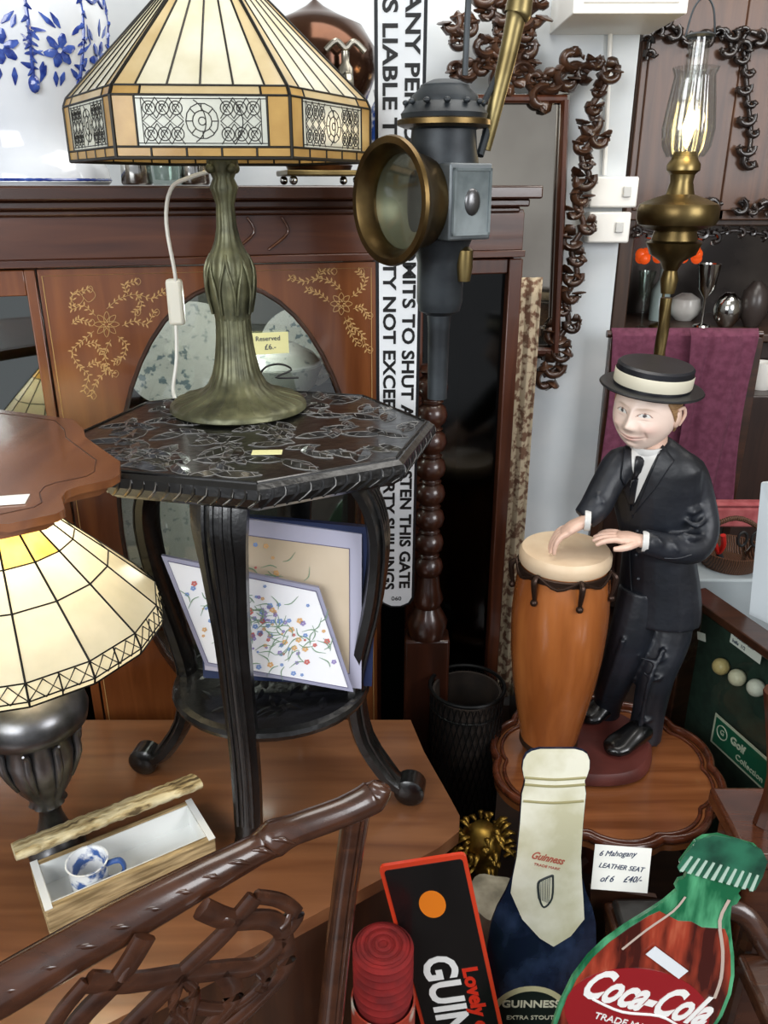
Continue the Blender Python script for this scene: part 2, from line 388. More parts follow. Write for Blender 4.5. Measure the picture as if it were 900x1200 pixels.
for k in range(10):
    a0=k*2*pi/10+.2
    for q in range(6):
        b=2*pi*q/6+.3; R_=.016; p0_=js(a0+.004/.14*math.cos(b),.225+.004*math.sin(b)); p1_=js(a0+R_/.14*math.cos(b),.225+R_*math.sin(b)); p2_=js(a0+1.7*R_/.14*math.cos(b),.225+1.7*R_*math.sin(b))
        g.sweep([p0_,p1_,p2_],[(.003,.0012),(.0095,.0018),(.003,.001)],8,0,4,ref=(math.cos(a0)*-math.sin(b),math.sin(a0)*-math.sin(b),math.cos(b)))
    for q in range(14):
        b=2*pi*q/14+rj.uniform(-.2,.2); x_=.034; L2=rj.uniform(.018,.03); p0_=js(a0+x_/.14*math.cos(b),.225+x_*math.sin(b)); b2=b+rj.uniform(-.4,.4); p1_=js(a0+(x_+L2)/.14*math.cos(b2),.225+(x_+L2)*math.sin(b2))
        g.sweep([p0_,p0_.lerp(p1_,.45),p1_],[(.001,.001),(.006,.0014),(.0005,.0005)],6,0,3,ref=(math.cos(a0)*-math.sin(b),math.sin(a0)*-math.sin(b),math.cos(b)))
    for q in range(7): g.sweep([js(a0+.3,.31-.02*q),js(a0+.3+.06*(1 if q%2 else -1),.302-.02*q)],[.005,.001],6,sm=1)
    g.sweep([js(a0+.3,.33),js(a0+.31,.26),js(a0+.3,.17)],.0035,6,sm=3)
    g.ell(js(a0+.3,.17),(.011,.008,.016),nu=8,nv=6)
    g.sweep([js(a0,.32),js(a0+.1,.31),js(a0+.2,.315),js(a0+.3,.33),js(a0+.4,.315),js(a0+.5,.31),js(a0+.63,.32)],.0035,6,sm=3)
g.obj('painted_flowers',cob,jr)
G().lathe([(.1425,.006),(.144,.009),(.1425,.012)],seg=48,cap=False).obj('rim_line',cob,jr)
c=cabw(CL(372,120,.2)[0],.2,LZ)
ur=thing('tea_urn',c,'copper brown tea urn with brass tap on ball feet','urn',15)
cop=M('brown_copper','#3f2a20',.16,.85,'#5b3d2c',6)
G().lathe([(.07,.03),(.075,.04),(.03,.07),(.028,.1),(.06,.13),(.108,.17),(.128,.22),(.125,.27),(.098,.31),(.05,.33),(.02,.345),(.0,.36)],seg=44).obj('body',cop,ur)
G().box((0,0,.024),(.17,.17,.012)).obj('plinth',brass,ur,bev=.003)
for a,b in((-1,-1),(1,-1),(-1,1),(1,1)): G().ell((a*.07,b*.07,.0095),.0095).obj('ball_foot',silver,ur)
g=G(); g.sweep([(0.03,-.1,.2),(.03,-.14,.2),(.03,-.17,.195),(.03,-.178,.16)],[.011,.01,.011,.01]); g.lathe([(.015,-.01),(.015,.02),(.008,.03),(.008,.05)],c=(.03,-.15,.195)); g.sweep([(-.01,-.15,.245),(.012,-.15,.262),(.03,-.15,.25),(.048,-.15,.262),(.07,-.15,.245)],.006); g.obj('tap',M('silvered_tap','#8f8b80',.25,.95),ur)
for px,r_,h,mt,lb in((160,.03,.1,silver,'silver lidded jar'),(195,.028,.08,clear,'clear glass jar'),(228,.03,.09,silver,'plain silver beaker')):
    c=cabw(CL(px,205,.05)[0],.05,LZ)
    G().lathe([(0,0),(r_*.9,0),(r_,.004),(r_*.95,h*.4),(r_*1.02,h*.8),(r_,h),(r_*.9,h),(r_*.86,h*.5),(r_*.8,.01),(0,.008)],c=c,seg=28).obj('glass_jar' if mt==clear else 'silver_jar',mt,label=lb+' on the cabinet ledge',cat='jar',org=c)
c=cabw(CL(425,180,.1)[0]+.1,.27,LZ)
G().lathe([(0,0),(.035,0),(.04,.01),(.052,.06),(.056,.1),(.045,.15),(.028,.18),(.032,.2),(.028,.2),(.02,.18)],c=c,seg=36).obj('ginger_jar',M('blue_printed_china','#2d4c93',.15,0,'#dde3ea',30,thr=(.45,.55)),label='blue and white china ginger jar behind the enamel sign',cat='jar',org=c)

# ---------- lower desk ----------
dz=.53
dp=[(-.9,1.52),(.06,1.52),(.085,1.41),(.13,1.27),(.145,1.22),(.14,1.18),(.1,1.14),(-.216,.925),(-.62,.66),(-.9,.6)]
dk=thing('low_desk',(-.35,1.15,0),'brown wooden desk with rounded corner holding lamps','table')
G().prism(dp,dz-.028,dz).obj('top',deskw,dk,True,bev=.006)
cx,cy=-.38,1.2
ip=[(cx+(x-cx)*.93,cy+(y-cy)*.93) for x,y in dp]
G().prism(ip,.1,dz-.029).obj('carcase',deskd,dk,True,bev=.004)
for x,y in((-.82,.72),(.02,1.2),(-.82,1.46),(0,1.45)): G().lathe([(.025,0),(.03,.02),(.022,.05),(.03,.1)],c=(x,y,0),seg=16).obj('foot',deskd,dk,True)

# ---------- octagonal carved table ----------
tb=thing('octagonal_side_table',(-.213,1.31,dz+.0005),'black carved octagonal side table with splayed scroll legs','table')
TH=.742
g=G(); ro=-90+8
oc8=[(.305*math.cos(rad(ro+45*k)),.29*math.sin(rad(ro+45*k))) for k in range(8)]
def sc8(s_): return [(x*s_,y*s_) for x,y in oc8]
lv=[(sc8(.93),TH-.042),(sc8(.97),TH-.034),(sc8(.995),TH-.02),(sc8(.99),TH-.006),(sc8(.965),TH)]
vs=[];fs=[]
for o,z in lv: vs+=[(x,y,z) for x,y in o]
for i in range(len(lv)-1):
    for k in range(8): fs.append((i*8+k,i*8+(k+1)%8,(i+1)*8+(k+1)%8,(i+1)*8+k))
fs.append(tuple(range(8))[::-1]); fs.append(tuple(32+k for k in range(8)))
g.add(vs,fs,0)
lamp_l=(-.049,.12)
for k in range(210):
    x=random.uniform(-.28,.28);y=random.uniform(-.27,.27)
    if math.hypot(x/.305,y/.29)>.84: continue
    if math.hypot(x-lamp_l[0],y-lamp_l[1])<.115: continue
    a=random.uniform(0,2*pi); L_=random.uniform(.04,.08)
    if math.hypot(x/.305,y/.29)+L_*.5/.3>.95: L_=.03
    w_=L_*.42; h_=random.uniform(.003,.005)
    g.leaf(x,y,TH+.0001,a,L_,w_,h_,1)
    c_,s_=math.cos(a),math.sin(a)
    def q(u,v_,zz=.0006): return (x+c_*u*L_-s_*v_*w_,y+s_*u*L_+c_*v_*w_,TH+zz)
    for sg in(-1,1):
        g.sweep([q(-.5,0),q(-.25,.42*sg),q(.05,.5*sg),q(.3,.3*sg),q(.5,0)],.0006,4,2,1)
        for uu in(-.2,.05,.28): g.sweep([q(uu,0,h_*.9),q(uu+.12,.28*sg,.0014)],.0005,4,2,1)
for k in range(8):
    a=V(oc8[k]);b=V(oc8[(k+1)%8])
    g.sweep([(a.x*.945,a.y*.945,TH+.0005),(b.x*.945,b.y*.945,TH+.0005)],.0025,6,1,1)
    for j in range(12):
        p=a.lerp(b,(j+.2)/12); q_=a.lerp(b,(j+1.1)/12)
        g.sweep([(p.x*.972,p.y*.972,TH-.035),(q_.x*.99,q_.y*.99,TH-.018),(q_.x*.985,q_.y*.985,TH-.006)],[.0012,.0035,.0015],5,0,2)
        if j%2: g.sweep([(p.x*.976,p.y*.976,TH-.033),(q_.x*.998,q_.y*.998,TH-.018),(q_.x*.99,q_.y*.99,TH-.007)],[.0004,.0012,.0004],4,2,2)
g.obj('top',[blackwood,blackleaf,blackridge],tb,ang=18)
prof=[(.135,TH-.043),(.185,.64),(.205,.56),(.195,.44),(.17,.32),(.16,.24),(.175,.14),(.225,.055),(.268,.03),(.275,.05)]
proff=[(.17,TH-.043),(.185,.64),(.18,.56),(.172,.44),(.165,.32),(.16,.22),(.16,.13),(.165,.055),(.172,.02),(.176,.012)]
for ang_,pf,k_ in((171,prof,1.04),(-10,prof,1.0),(-101,proff,1.0),(80,proff,1.1)):
    c_,s_=math.cos(rad(ang_)),math.sin(rad(ang_))
    pts=[(r_*k_*c_,r_*k_*s_,z) for r_,z in pf]
    lg=G().sweep(pts,[(.052,.013),(.048,.016),(.04,.017),(.032,.018),(.029,.018),(.028,.018),(.028,.017),(.027,.018),(.024,.015),(.016,.012)],8,0,4,ref=(-s_,c_,0))
    for dx in(-.014,-.005,.005,.014):
        lg.sweep([((r_*k_+.0155)*c_-s_*dx*(1.5 if i<3 else 1),(r_*k_+.0155)*s_+c_*dx*(1.5 if i<3 else 1),z) for i,(r_,z) in enumerate(pf[:8])],.0035,5,0,3)
    if pf is prof:
        lg.lathe([(0,-.024),(.022,-.024),(.0295,-.018),(.0295,.018),(.022,.024),(0,.024)],X=T(.268*k_*c_,.268*k_*s_,.0300)@RZ(ang_)@RX(90),seg=20)
    else: lg.box((.17*k_*c_,.17*k_*s_,.008),(.052,.035,.016))
    lg.obj('leg',[blackwood,blackleaf],tb,ang=50)
g=G(); g.lathe([(0,.226),(.165,.226),(.175,.231),(.178,.24),(.175,.248),(.165,.252),(0,.252)],seg=40,X=Matrix.Diagonal((1.05,.95,1,1)))
for k in range(80):
    a=random.uniform(0,2*pi); r_=random.uniform(0,.14); x,y=r_*math.cos(a),r_*math.sin(a)*.9
    g.leaf(x,y,.2522,random.uniform(0,6),.04,.016,.0022,1)
g.obj('lower_shelf',[blackwood,blackleaf],tb,bev=0,ang=20)
c=Hz(313,530,dz+TH+.0065)
G().box((0,0,0),(.045,.02,.0012),X=T(*c)@RZ(3)).obj('price_sticker',yl,label='small yellow price sticker lying on carved black table',cat='sticker',org=c)

# ---------- prints ----------
flor=M('printed_flowers_mount','#e9e9ec',.35,0,'#efeff0',10)
def printp(name,TL,TR,BL,mats,lab,inner,fl_area,n,top=False):
    TL,TR,BL=map(V,(TL,TR,BL)); X=TR-TL; Yd=BL-TL
    r_=thing(name,(BL+TR+Yd)/2,lab,'picture')
    nn=Yd.cross(X).normalized()
    if nn.y>0: nn=-nn
    P=lambda u,v_,e=0: TL+X*u+Yd*v_+nn*e
    bk=-.008
    g=G(); a=[P(0,0),P(0,1),P(1,1),P(1,0)]; b=[P(0,0,bk),P(0,1,bk),P(1,1,bk),P(1,0,bk)]
    g.add(a+b,[(0,1,2,3),(7,6,5,4),(0,4,5,1),(1,5,6,2),(2,6,7,3),(3,7,4,0)]); g.obj('mount',mats[0],r_,True)
    i=inner; g=G(); g.quad(P(i,i*1.3,.0008),P(i,1-i*1.3,.0008),P(1-i,1-i*1.3,.0008),P(1-i,i*1.3,.0008))
    g.sweep([P(i,i*1.3,.001),P(i,1-i*1.3,.001),P(1-i,1-i*1.3,.001),P(1-i,i*1.3,.001)],.0009,4,1,1,closed=True)
    g.obj('print',[mats[1],M(name+'_line','#5f5a76',.5)],r_,True,flat=True)
    cols=[M(name+'_'+q,h,.6) for q,h in(('green','#7f9b80'),('blue','#7f9bcc'),('red','#c9706a'),('orange','#dbae78'),('purple','#9a8cbd'))]
    g=G(); rr=random.Random(3)
    for k in range(n):
        u=rr.gauss((fl_area[0]+fl_area[1])/2,(fl_area[1]-fl_area[0])/4); v_=rr.gauss((fl_area[2]+fl_area[3])/2,(fl_area[3]-fl_area[2])/4)
        u=max(i+.04,min(.96-i,u)); v_=max(i*1.3+.05,min(.95-i*1.3,v_))
        mi=rr.choice((0,0,0,1,2,3,4)); R=rr.uniform(.0015,.0042); X3=FR(P(u,v_,.0014),X,-Yd)
        if mi: 
            for q in range(5): g.prism([(R*.6*math.cos(w)+R*.8*math.cos(q*1.2566),R*.6*math.sin(w)+R*.8*math.sin(q*1.2566)) for w in [j*pi/3 for j in range(6)]],0,.0004,mi,X3)
        else: 
            a=rr.uniform(0,6); g.sweep([X3@V((0,0,0)),X3@V((.012*math.cos(a),.012*math.sin(a),0)),X3@V((.028*math.cos(a+.4),.028*math.sin(a+.4),0))],[.0005,.0011,.0003],4,0,3)
    g.obj('printed_flowers',cols,r_,True)
lil=M('lilac_grey_mount','#8f8fa6',.45,0,'#9c9caf',6); navy=M('navy_board','#1e2a4c',.4)
printp('mounted_floral_print',W(189,651,1.205),W(374,689,1.235),W(246,780,1.2)+V((-.008,0,0)),[lil,flor],'white floral print in lilac mount leaning between table legs',.03,(.1,.9,.1,.9),210)
printp('framed_floral_print',W(228,600,1.27),W(424,626,1.27),W(240,785,1.25),[M('white_lilac_frame','#adacbe',.35),M('beige_print_paper','#bba98f',.5,0,'#cfbfa8',5)],'beige floral print in pale lilac frame behind another print',.075,(.25,.6,.1,.9),90)
g=G(); a=W(232,597,1.29);b=W(443,616,1.285);c=W(436,800,1.285);d=W(240,790,1.29)
g.slab(a,b,c,d,-.012); g.obj('boxed_picture_board',navy,label='dark navy boxed board standing behind floral prints',cat='board',org=(a+c)/2)

# ---------- art-glass table lamp ----------
lc=V((-.262,1.43,dz+TH+.002))
lp=thing('stained_glass_lamp',lc,'bronze table lamp with hexagonal stained glass shade','lamp')
def flut(n,amp,z0,z1):
    def fn(a,r,z): return r*(1+amp*abs(math.sin(n*a/2))) if z0<z<z1 else r
    return fn
bp=[(.0,0),(.116,0),(.122,.004),(.121,.01),(.114,.015),(.104,.02),(.074,.029),(.052,.044),(.04,.068),(.033,.1),(.029,.135),(.028,.165)]
g=G(); g.lathe(bp,seg=120,fn=flut(24,.04,.012,.14))
for k in range(24):
    a=2*pi*k/24+pi/24
    g.sweep([(r_*1.0*math.cos(a),r_*1.0*math.sin(a),z) for r_,z in bp[4:]],[.003]*3+[.0022]*5,6,0,2)
g.obj('base',bronze,lp,ang=60)
g=G(); g.lathe([(.028,.16),(.033,.19),(.037,.215),(.038,.235),(.034,.26),(.026,.275),(.02,.29),(.016,.31),(.014,.345),(.018,.36),(.022,.372),(.016,.385),(.02,.395),(.024,.41),(.02,.425),(.012,.43),(.012,.47)],seg=72,fn=flut(12,.08,.15,.42))
for k in range(8):
    a=2*pi*k/8; ux,uy=math.cos(a),math.sin(a); tx,ty=-uy,ux
    def q(r_,s_,z): return (ux*r_+tx*s_,uy*r_+ty*s_,z)
    g.sweep([q(.032,-.012,.17),q(.04,-.012,.21),q(.041,-.004,.245),q(.031,0,.268)],.0024,6,0,3); g.sweep([q(.032,.012,.17),q(.04,.012,.21),q(.041,.004,.245),q(.031,0,.268)],.0024,6,0,3)
    if k%2: g.ell(q(.024,0,.4),(.008,.008,.008),nu=10,nv=8)
g.obj('stem',bronze,lp,ang=60)
G().lathe([(.012,.455),(.018,.47),(.018,.5),(.014,.51)],seg=20).obj('bulb_socket',brass,lp)
G().lathe([(.012,.51),(.014,.52),(.03,.55),(.032,.575),(.02,.6),(0,.608)],seg=24).obj('light_bulb',M('lit_bulb_glass','#fff3d8',.3,em=6),lp)
cream=shadeglass('cream_slag_glass','#d6d0b2','#f0edda',.09,s=12)
cream2=shadeglass('ivory_slag_glass','#e6dfc6','#d2ccb2',.06,s=14)
amber=shadeglass('amber_slag_glass','#a8834c','#c9a566',.08,s=14)
gold2=shadeglass('golden_glow_glass','#dba64a','#f0cf80',.25,s=14)  # golden glass, bulb glow painted into the panels near the shade top
tan=shadeglass('tan_slag_glass','#c4ab7c','#dccba2',.09,s=12)
lace=shadeglass('white_band_glass','#cdd2cb','#e0e4da',.05,s=9)
def shade(root,n,rot,rings,k,matfn,mats,lr=.0016,cornerlr=.0026,extra=None):
    gl=G(); le=G()
    def pt(i,side,u,zt=0):
        r_,z=rings[i]; a0=rad(rot)+2*pi*side/n; a1=a0+2*pi/n
        p=V((r_*math.cos(a0),r_*math.sin(a0),z)); q=V((r_*math.cos(a1),r_*math.sin(a1),z)); return p.lerp(q,u)
    for i in range(len(rings)-1):
        kk=k[i] if isinstance(k,list) else k
        us=[0]+[ (j) for j in kk]+[1]
        for s_ in range(n):
            for j in range(len(us)-1):
                gl.add([pt(i,s_,us[j]),pt(i,s_,us[j+1]),pt(i+1,s_,us[j+1]),pt(i+1,s_,us[j])],[(0,1,2,3)],matfn(i,s_,j,len(us)-1))
                le.sweep([pt(i,s_,us[j]),pt(i+1,s_,us[j])],cornerlr if j==0 else lr,6,0,1)
    for i in range(len(rings)):
        le.sweep([pt(i,s_,0) for s_ in range(n)],cornerlr if i==0 else lr,6,0,1,closed=True)
    if extra: extra(le,pt)
    G_=gl.obj('lamp_shade',mats,root,flat=True); le.obj('leading',lead,G_,flat=False)
    return G_
zr=1.684-lc.z
rings=[(.24,zr),(.24,zr+.014),(.24,zr+.078),(.234,zr+.09),(.058,zr+.25),(.046,zr+.256)]
def mf(i,s_,j,n):
    if i in(0,): return 1
    if i==1: return 2 if 0<j<n-1 else 1
    if i==2: return 1 if j in(0,n-1) else 3
    if i==3: return 3 if j in(0,n-1) else 0
    return 1
def filig(le,pt):
    w=.24; h=.064
    for s_ in range(6):
        A0=pt(1,s_,0);A1=pt(1,s_,1);B0=pt(2,s_,0)
        def P(x,y):
            return A0.lerp(A1,.5+x/w)+(B0-A0)*y
        def circ(x,y,r,a0=0,a1=360,n=14): le.sweep([P(x+r*math.cos(rad(a0+(a1-a0)*q/n)),y+r/h*math.sin(rad(a0+(a1-a0)*q/n))) for q in range(n+1)],.0009,4,0,1)
        circ(0,.5,.022);circ(0,.5,.013);circ(0,.5,.005)
        for q in range(8): a=q*pi/4; le.sweep([P(.013*math.cos(a),.5+.013/h*math.sin(a)),P(.022*math.cos(a),.5+.022/h*math.sin(a))],.0009,4,0,1)
        for sg in(-1,1):
            for x in(.034,.052,.070):
                for y in(.25,.75):
                    circ(sg*x,y,.0085); circ(sg*x,y,.0045,0,270)
                    le.sweep([P(sg*(x-.009),y-.2),P(sg*(x+.009),y+.2)],.0008,4,0,1); le.sweep([P(sg*(x-.009),y+.2),P(sg*(x+.009),y-.2)],.0008,4,0,1)
                le.sweep([P(sg*(x-.009),.5),P(sg*x,.62),P(sg*(x+.009),.5),P(sg*x,.38),P(sg*(x-.009),.5)],.0008,4,0,1)
            circ(sg*.025,.5,.03,60,-60)
            le.sweep([P(sg*.08,.06),P(sg*.08,.94)],.0008,4,0,1)
        le.sweep([P(-.088,.07),P(.088,.07)],.0008,4,0,1); le.sweep([P(-.088,.93),P(.088,.93)],.0008,4,0,1)
shade(lp,6,-120+4,rings,[[.2,.4,.6,.8],[.13,.87],[.16,.84],[.13,.31,.5,.69,.87],[.5]],mf,[cream,amber,lace,tan],extra=filig)
G().lathe([(.0,zr+.262),(.03,zr+.262),(.048,zr+.255),(.048,zr+.248),(0,zr+.248)],seg=24).obj('shade_cap',bronze,lp)
cb=M('white_flex','#dcdad2',.4)
A=lambda px,py,Y: W(px,py,Y)
cd=thing('lamp_cable',A(205,455,1.5),'white flex cable with inline switch hanging beside lamp','cable')
G().sweep([A(250,200,1.45),A(222,208,1.46),A(200,222,1.5),A(195,262,1.53),A(205,320,1.55),A(207,345,1.56)],.0035).sweep([A(206,375,1.56),A(207,420,1.55),A(203,455,1.53),W(206,470,1.5)],.0035).obj('cord',cb,cd,True)
p=A(206,354,1.56); G().box(p,(.03,.02,.085)).obj('switch',M('cream_plastic','#d9d6c8',.4),cd,True,bev=.006)
c=Hz(330,446,dz+TH+.003)
G().sweep([c+V((-.05,0,.004)),c+V((-.03,-.01,.03)),c+V((0,0,.034)),c+V((.02,.01,.02)),c+V((-.01,-.015,.01)),c+V((.035,0,.006))],.0022).obj('black_wire',ink,label='loose black wire curled on the carved table',cat='wire',org=c)

# ---------- second lamp under small table ----------
LX,LY=-.592,1.135
l2=thing('ivory_glass_lamp',(LX,LY,dz+.001),'pewter urn table lamp with ivory stained glass shade','lamp')
def lobes(a,r,z): return r*(1+.1*abs(math.sin(4.5*a))) if .1<z<.27 else r
g=G(); g.lathe([(0,0),(.048,0),(.05,.008),(.046,.02),(.04,.028),(.028,.05),(.02,.08),(.018,.1),(.03,.115),(.026,.125),(.04,.15),(.055,.19),(.062,.23),(.058,.262),(.07,.272),(.088,.28),(.092,.3),(.086,.325),(.06,.345),(.03,.355),(.02,.37),(.018,.42)],seg=72,fn=lobes)
for k in range(9):
    a=2*pi*k/9; ux,uy=math.cos(a),math.sin(a)
    g.sweep([(ux*.05,uy*.05,.17),(ux*.068,uy*.068,.22),(ux*.068,uy*.068,.255),(ux*.08,uy*.08,.268)],[.004,.007,.006,.002],8,0,3)
g.obj('base',pewter,l2,ang=60)
z0=.985-dz
r12=[(.231,z0),(.234,z0+.01),(.226,z0+.035),(.158,z0+.108),(.112,z0+.156),(.062,z0+.207),(.03,z0+.238)]
def mf2(i,s_,j,n):
    if i==4 and s_ in(13,14): return 2
    if i==5: return 2
    return 0
sh=shade(l2,16,5,r12,[[.5],[.5],[],[],[],[]],mf2,[cream2,amber,gold2],lr=.0013,cornerlr=.0017)
g=G()
for s_ in range(64):
    a=rad(5)+2*pi*s_/64; b=a+pi/32; m_=(a+b)/2
    f_=lambda an,r_,z:(r_*math.cos(an)*.997,r_*math.sin(an)*.997,z)
    g.sweep([f_(a,.234,z0+.010),f_(m_,.231,z0+.022),f_(b,.234,z0+.010)],.001,5,0,1); g.sweep([f_(a,.227,z0+.035),f_(m_,.231,z0+.022),f_(b,.227,z0+.035)],.001,5,0,1)
g.obj('diamond_leading',lead,sh)
G().lathe([(.0,z0+.246),(.02,z0+.244),(.034,z0+.236),(.03,z0+.232),(0,z0+.232)],seg=20).obj('shade_cap',pewter,l2)
G().lathe([(.012,.42),(.03,.46),(.03,.49),(.0,.52)],seg=20).obj('light_bulb',M('warm_bulb','#ffe2a0',.3,em=5),l2)

# ---------- small shaped table top-left ----------
st_=thing('shaped_side_table',(-1.0,1.14,0),'brown satinwood side table with shaped octagonal top','table')
zt=1.303
q=[Hz(85,491,zt),Hz(98,503,zt),Hz(100,512,zt),Hz(108,518,zt),Hz(141,541,zt),Hz(140,556,zt),Hz(130,562,zt),Hz(92,570,zt),Hz(78,575,zt),Hz(72,583,zt),Hz(76,596,zt),Hz(66,602,zt),Hz(10,614,zt)]
o=[(p.x,p.y) for p in q]+[(-.85,.85),(-1.2,.9),(-1.35,1.1),(-1.3,1.3),(-1.1,1.42),(-.8,1.38)]
g=G(); g.prism(o[::-1],zt-.010,zt)
ccx,ccy=-.85,1.13
o2=[(ccx+(x-ccx)*.98,ccy+(y-ccy)*.98) for x,y in o]; g.prism(o2[::-1],zt-.015,zt-.0101); o2=[(ccx+(x-ccx)*.96,ccy+(y-ccy)*.96) for x,y in o]; g.prism(o2[::-1],zt-.024,zt-.0151)
g.obj('top',[topw],st_,True,bev=.0015)
o3=[(ccx+(x-ccx)*.93,ccy+(y-ccy)*.93) for x,y in o]
g=G(); g.sweep([(x,y,zt+.0001) for x,y in o3],.0007,4,0,1,closed=True); g.obj('stringing',darkh,st_,True)
G().lathe([(.2,0),(.2,.03),(.05,.06),(.035,.2),(.05,.4),(.03,.6),(.03,1.1),(.06,1.2),(.1,zt-.0245)],seg=28).obj('pedestal',mahogv,st_)
c=Hz(6,587,zt+.0006); G().box((0,0,.0008),(.05,.03,.0012),X=T(*c)@RZ(12)).obj('price_label',paper,label='small white price label on satinwood table top',cat='label',org=c)

# ---------- rustic log box ----------
bark=M('weathered_bark_wood','#7c6744',.8,0,'#b89f74',9,(1.2,10,10),.8,7,kind='noise',thr=(.4,.6),c3='#8d7448',bd=.006); barkd=M('pale_bark_wood','#57472b',.85,0,'#a8956a',7,(3,8,8),1,9,thr=(.36,.46),c3='#cdc09a',bd=.008)
bx=thing('log_box',(-.535,.95,dz+.001),'rustic bark edged wooden box with white lined interior','box',33)
g=G(); L_=.285; w_=.118; h_=.055
g.bb((0,0,0),(L_,w_,.008)); g.bb((0,0,.008),(L_,.014,h_)); g.bb((0,w_-.012,.008),(L_,w_,h_)); g.bb((0,.014,.008),(.012,w_-.012,h_)); g.bb((L_-.012,.014,.008),(L_,w_-.012,h_))
g.obj('body',bark,bx,bev=.003)
g=G()
g.bb((.012,.014,.008),(L_-.012,w_-.012,.0095)); g.bb((.012,.014,.0095),(L_-.012,.0155,h_-.001)); g.bb((.012,w_-.0135,.0095),(L_-.012,w_-.012,h_-.001)); g.bb((.012,.0155,.0095),(.0135,w_-.0135,h_-.001)); g.bb((L_-.0135,.0155,.0095),(L_-.012,w_-.0135,h_-.001))
g.bb((.0,0.0,h_),(.012,w_,h_+.001)); g.bb((L_-.012,0,h_),(L_,w_,h_+.001))
g.obj('lining',M('white_box_lining','#dfe1df',.5),bx)
g=G(); n_=44; pts=[(-.02+.315*k/n_,.0,0) for k in range(n_+1)]
rr=random.Random(5)
wv=[.052+.003*math.sin(k*.5)+rr.uniform(-.002,.002) for k in range(n_+1)]
g.sweep(pts,[(w__,.013+rr.uniform(-.0012,.0012)) for w__ in wv],16,0,1,ref=(0,1,0),X=T(0.0,w_-.004,h_+.038)@RX(-30))
g.obj('lid',barkd,bx,ang=70)
mg=thing('spongeware_mug',bx.matrix_basis@V((.08,.054,.0105)),'blue and white spongeware mug inside rustic box','mug',10)
mm=M('blue_sponged_glaze','#41619e',.15,0,'#eceeee',32,thr=(.40,.48),coat=.4)
G().lathe([(0,0),(.028,0),(.03,.004),(.031,.03),(.033,.055),(.035,.06),(.032,.06),(.029,.05),(.027,.008),(0,.006)],seg=36).obj('cup',mm,mg)
G().sweep([(.031,0,.048),(.052,0,.052),(.058,0,.035),(.05,0,.018),(.03,0,.014)],[(.006,.004)]*5).obj('handle',M('blue_handle_glaze','#3a5a98',.15,coat=.4),mg)

# ---------- dining chair (nearest) ----------
ch=thing('dining_chair',(-.2,.55,0),'dark wooden dining chair with curved crest and pierced splat','chair')
R1=[W(447,920,.765),W(436,934,.762),W(400,952,.74),W(345,972,.715),W(322,982,.71),W(300,996,.70),W(240,1028,.66),W(170,1066,.62),W(90,1110,.58),W(0,1162,.535),W(-80,1210,.5),W(-140,1230,.47)]
g=G().sweep(R1,[(.008,.012),(.018,.021),(.016,.018),(.016,.018),(.021,.022),(.016,.018),(.017,.021),(.018,.024),(.018,.025),(.018,.025),(.017,.02),(.012,.012)],12,0,5)
for a_,b_ in((R1[3],R1[5]),(R1[5],R1[6]),(R1[6],R1[7]),(R1[7],R1[8]),(R1[8],R1[9])):
    for k in range(2):
        p_=a_.lerp(b_,(k+.1)/2); q_=a_.lerp(b_,(k+.95)/2)
        g.sweep([p_+V((.004,-.016,-.004)),p_.lerp(q_,.5)+V((0,-.0162,.009)),q_+V((-.002,-.014,.013))],[.0012,.0035,.0012],6,0,3)
g.obj('crest_rail',chairw,ch,True,ang=70)
xr=W(418,950,.76)
sr=[xr,W(402,1060,.755),W(388,1190,.75),V((-.085,.75,.45)),V((-.07,.8,0.0))]
g=G().sweep(sr,[(.019,.015),(.017,.014),(.018,.015),(.02,.018),(.017,.017)],8,0,5,ref=(.826,.565,0))
for dx in(-.008,.008): g.sweep([p+V((dx,-.0135,0)) for p in sr[:4]],.002,5,0,4)
g.obj('stile',chairw,ch,True,ang=60)
xl=W(-115,1222,.485); G().sweep([xl,xl+V((.01,0,-.2)),V((xl.x+.03,.49,.45)),V((xl.x+.02,.53,0))],[(.017,.014)]*4,8,0,5,ref=(.826,.565,0)).obj('stile',chairw,ch,True,ang=60)
sO=V((-.215,.612,.0)); sx=V((.826,.565,0))
def S(u,z): return sO+sx*u+V((0,0,z))
g=G(); rr_=(.013,.006)
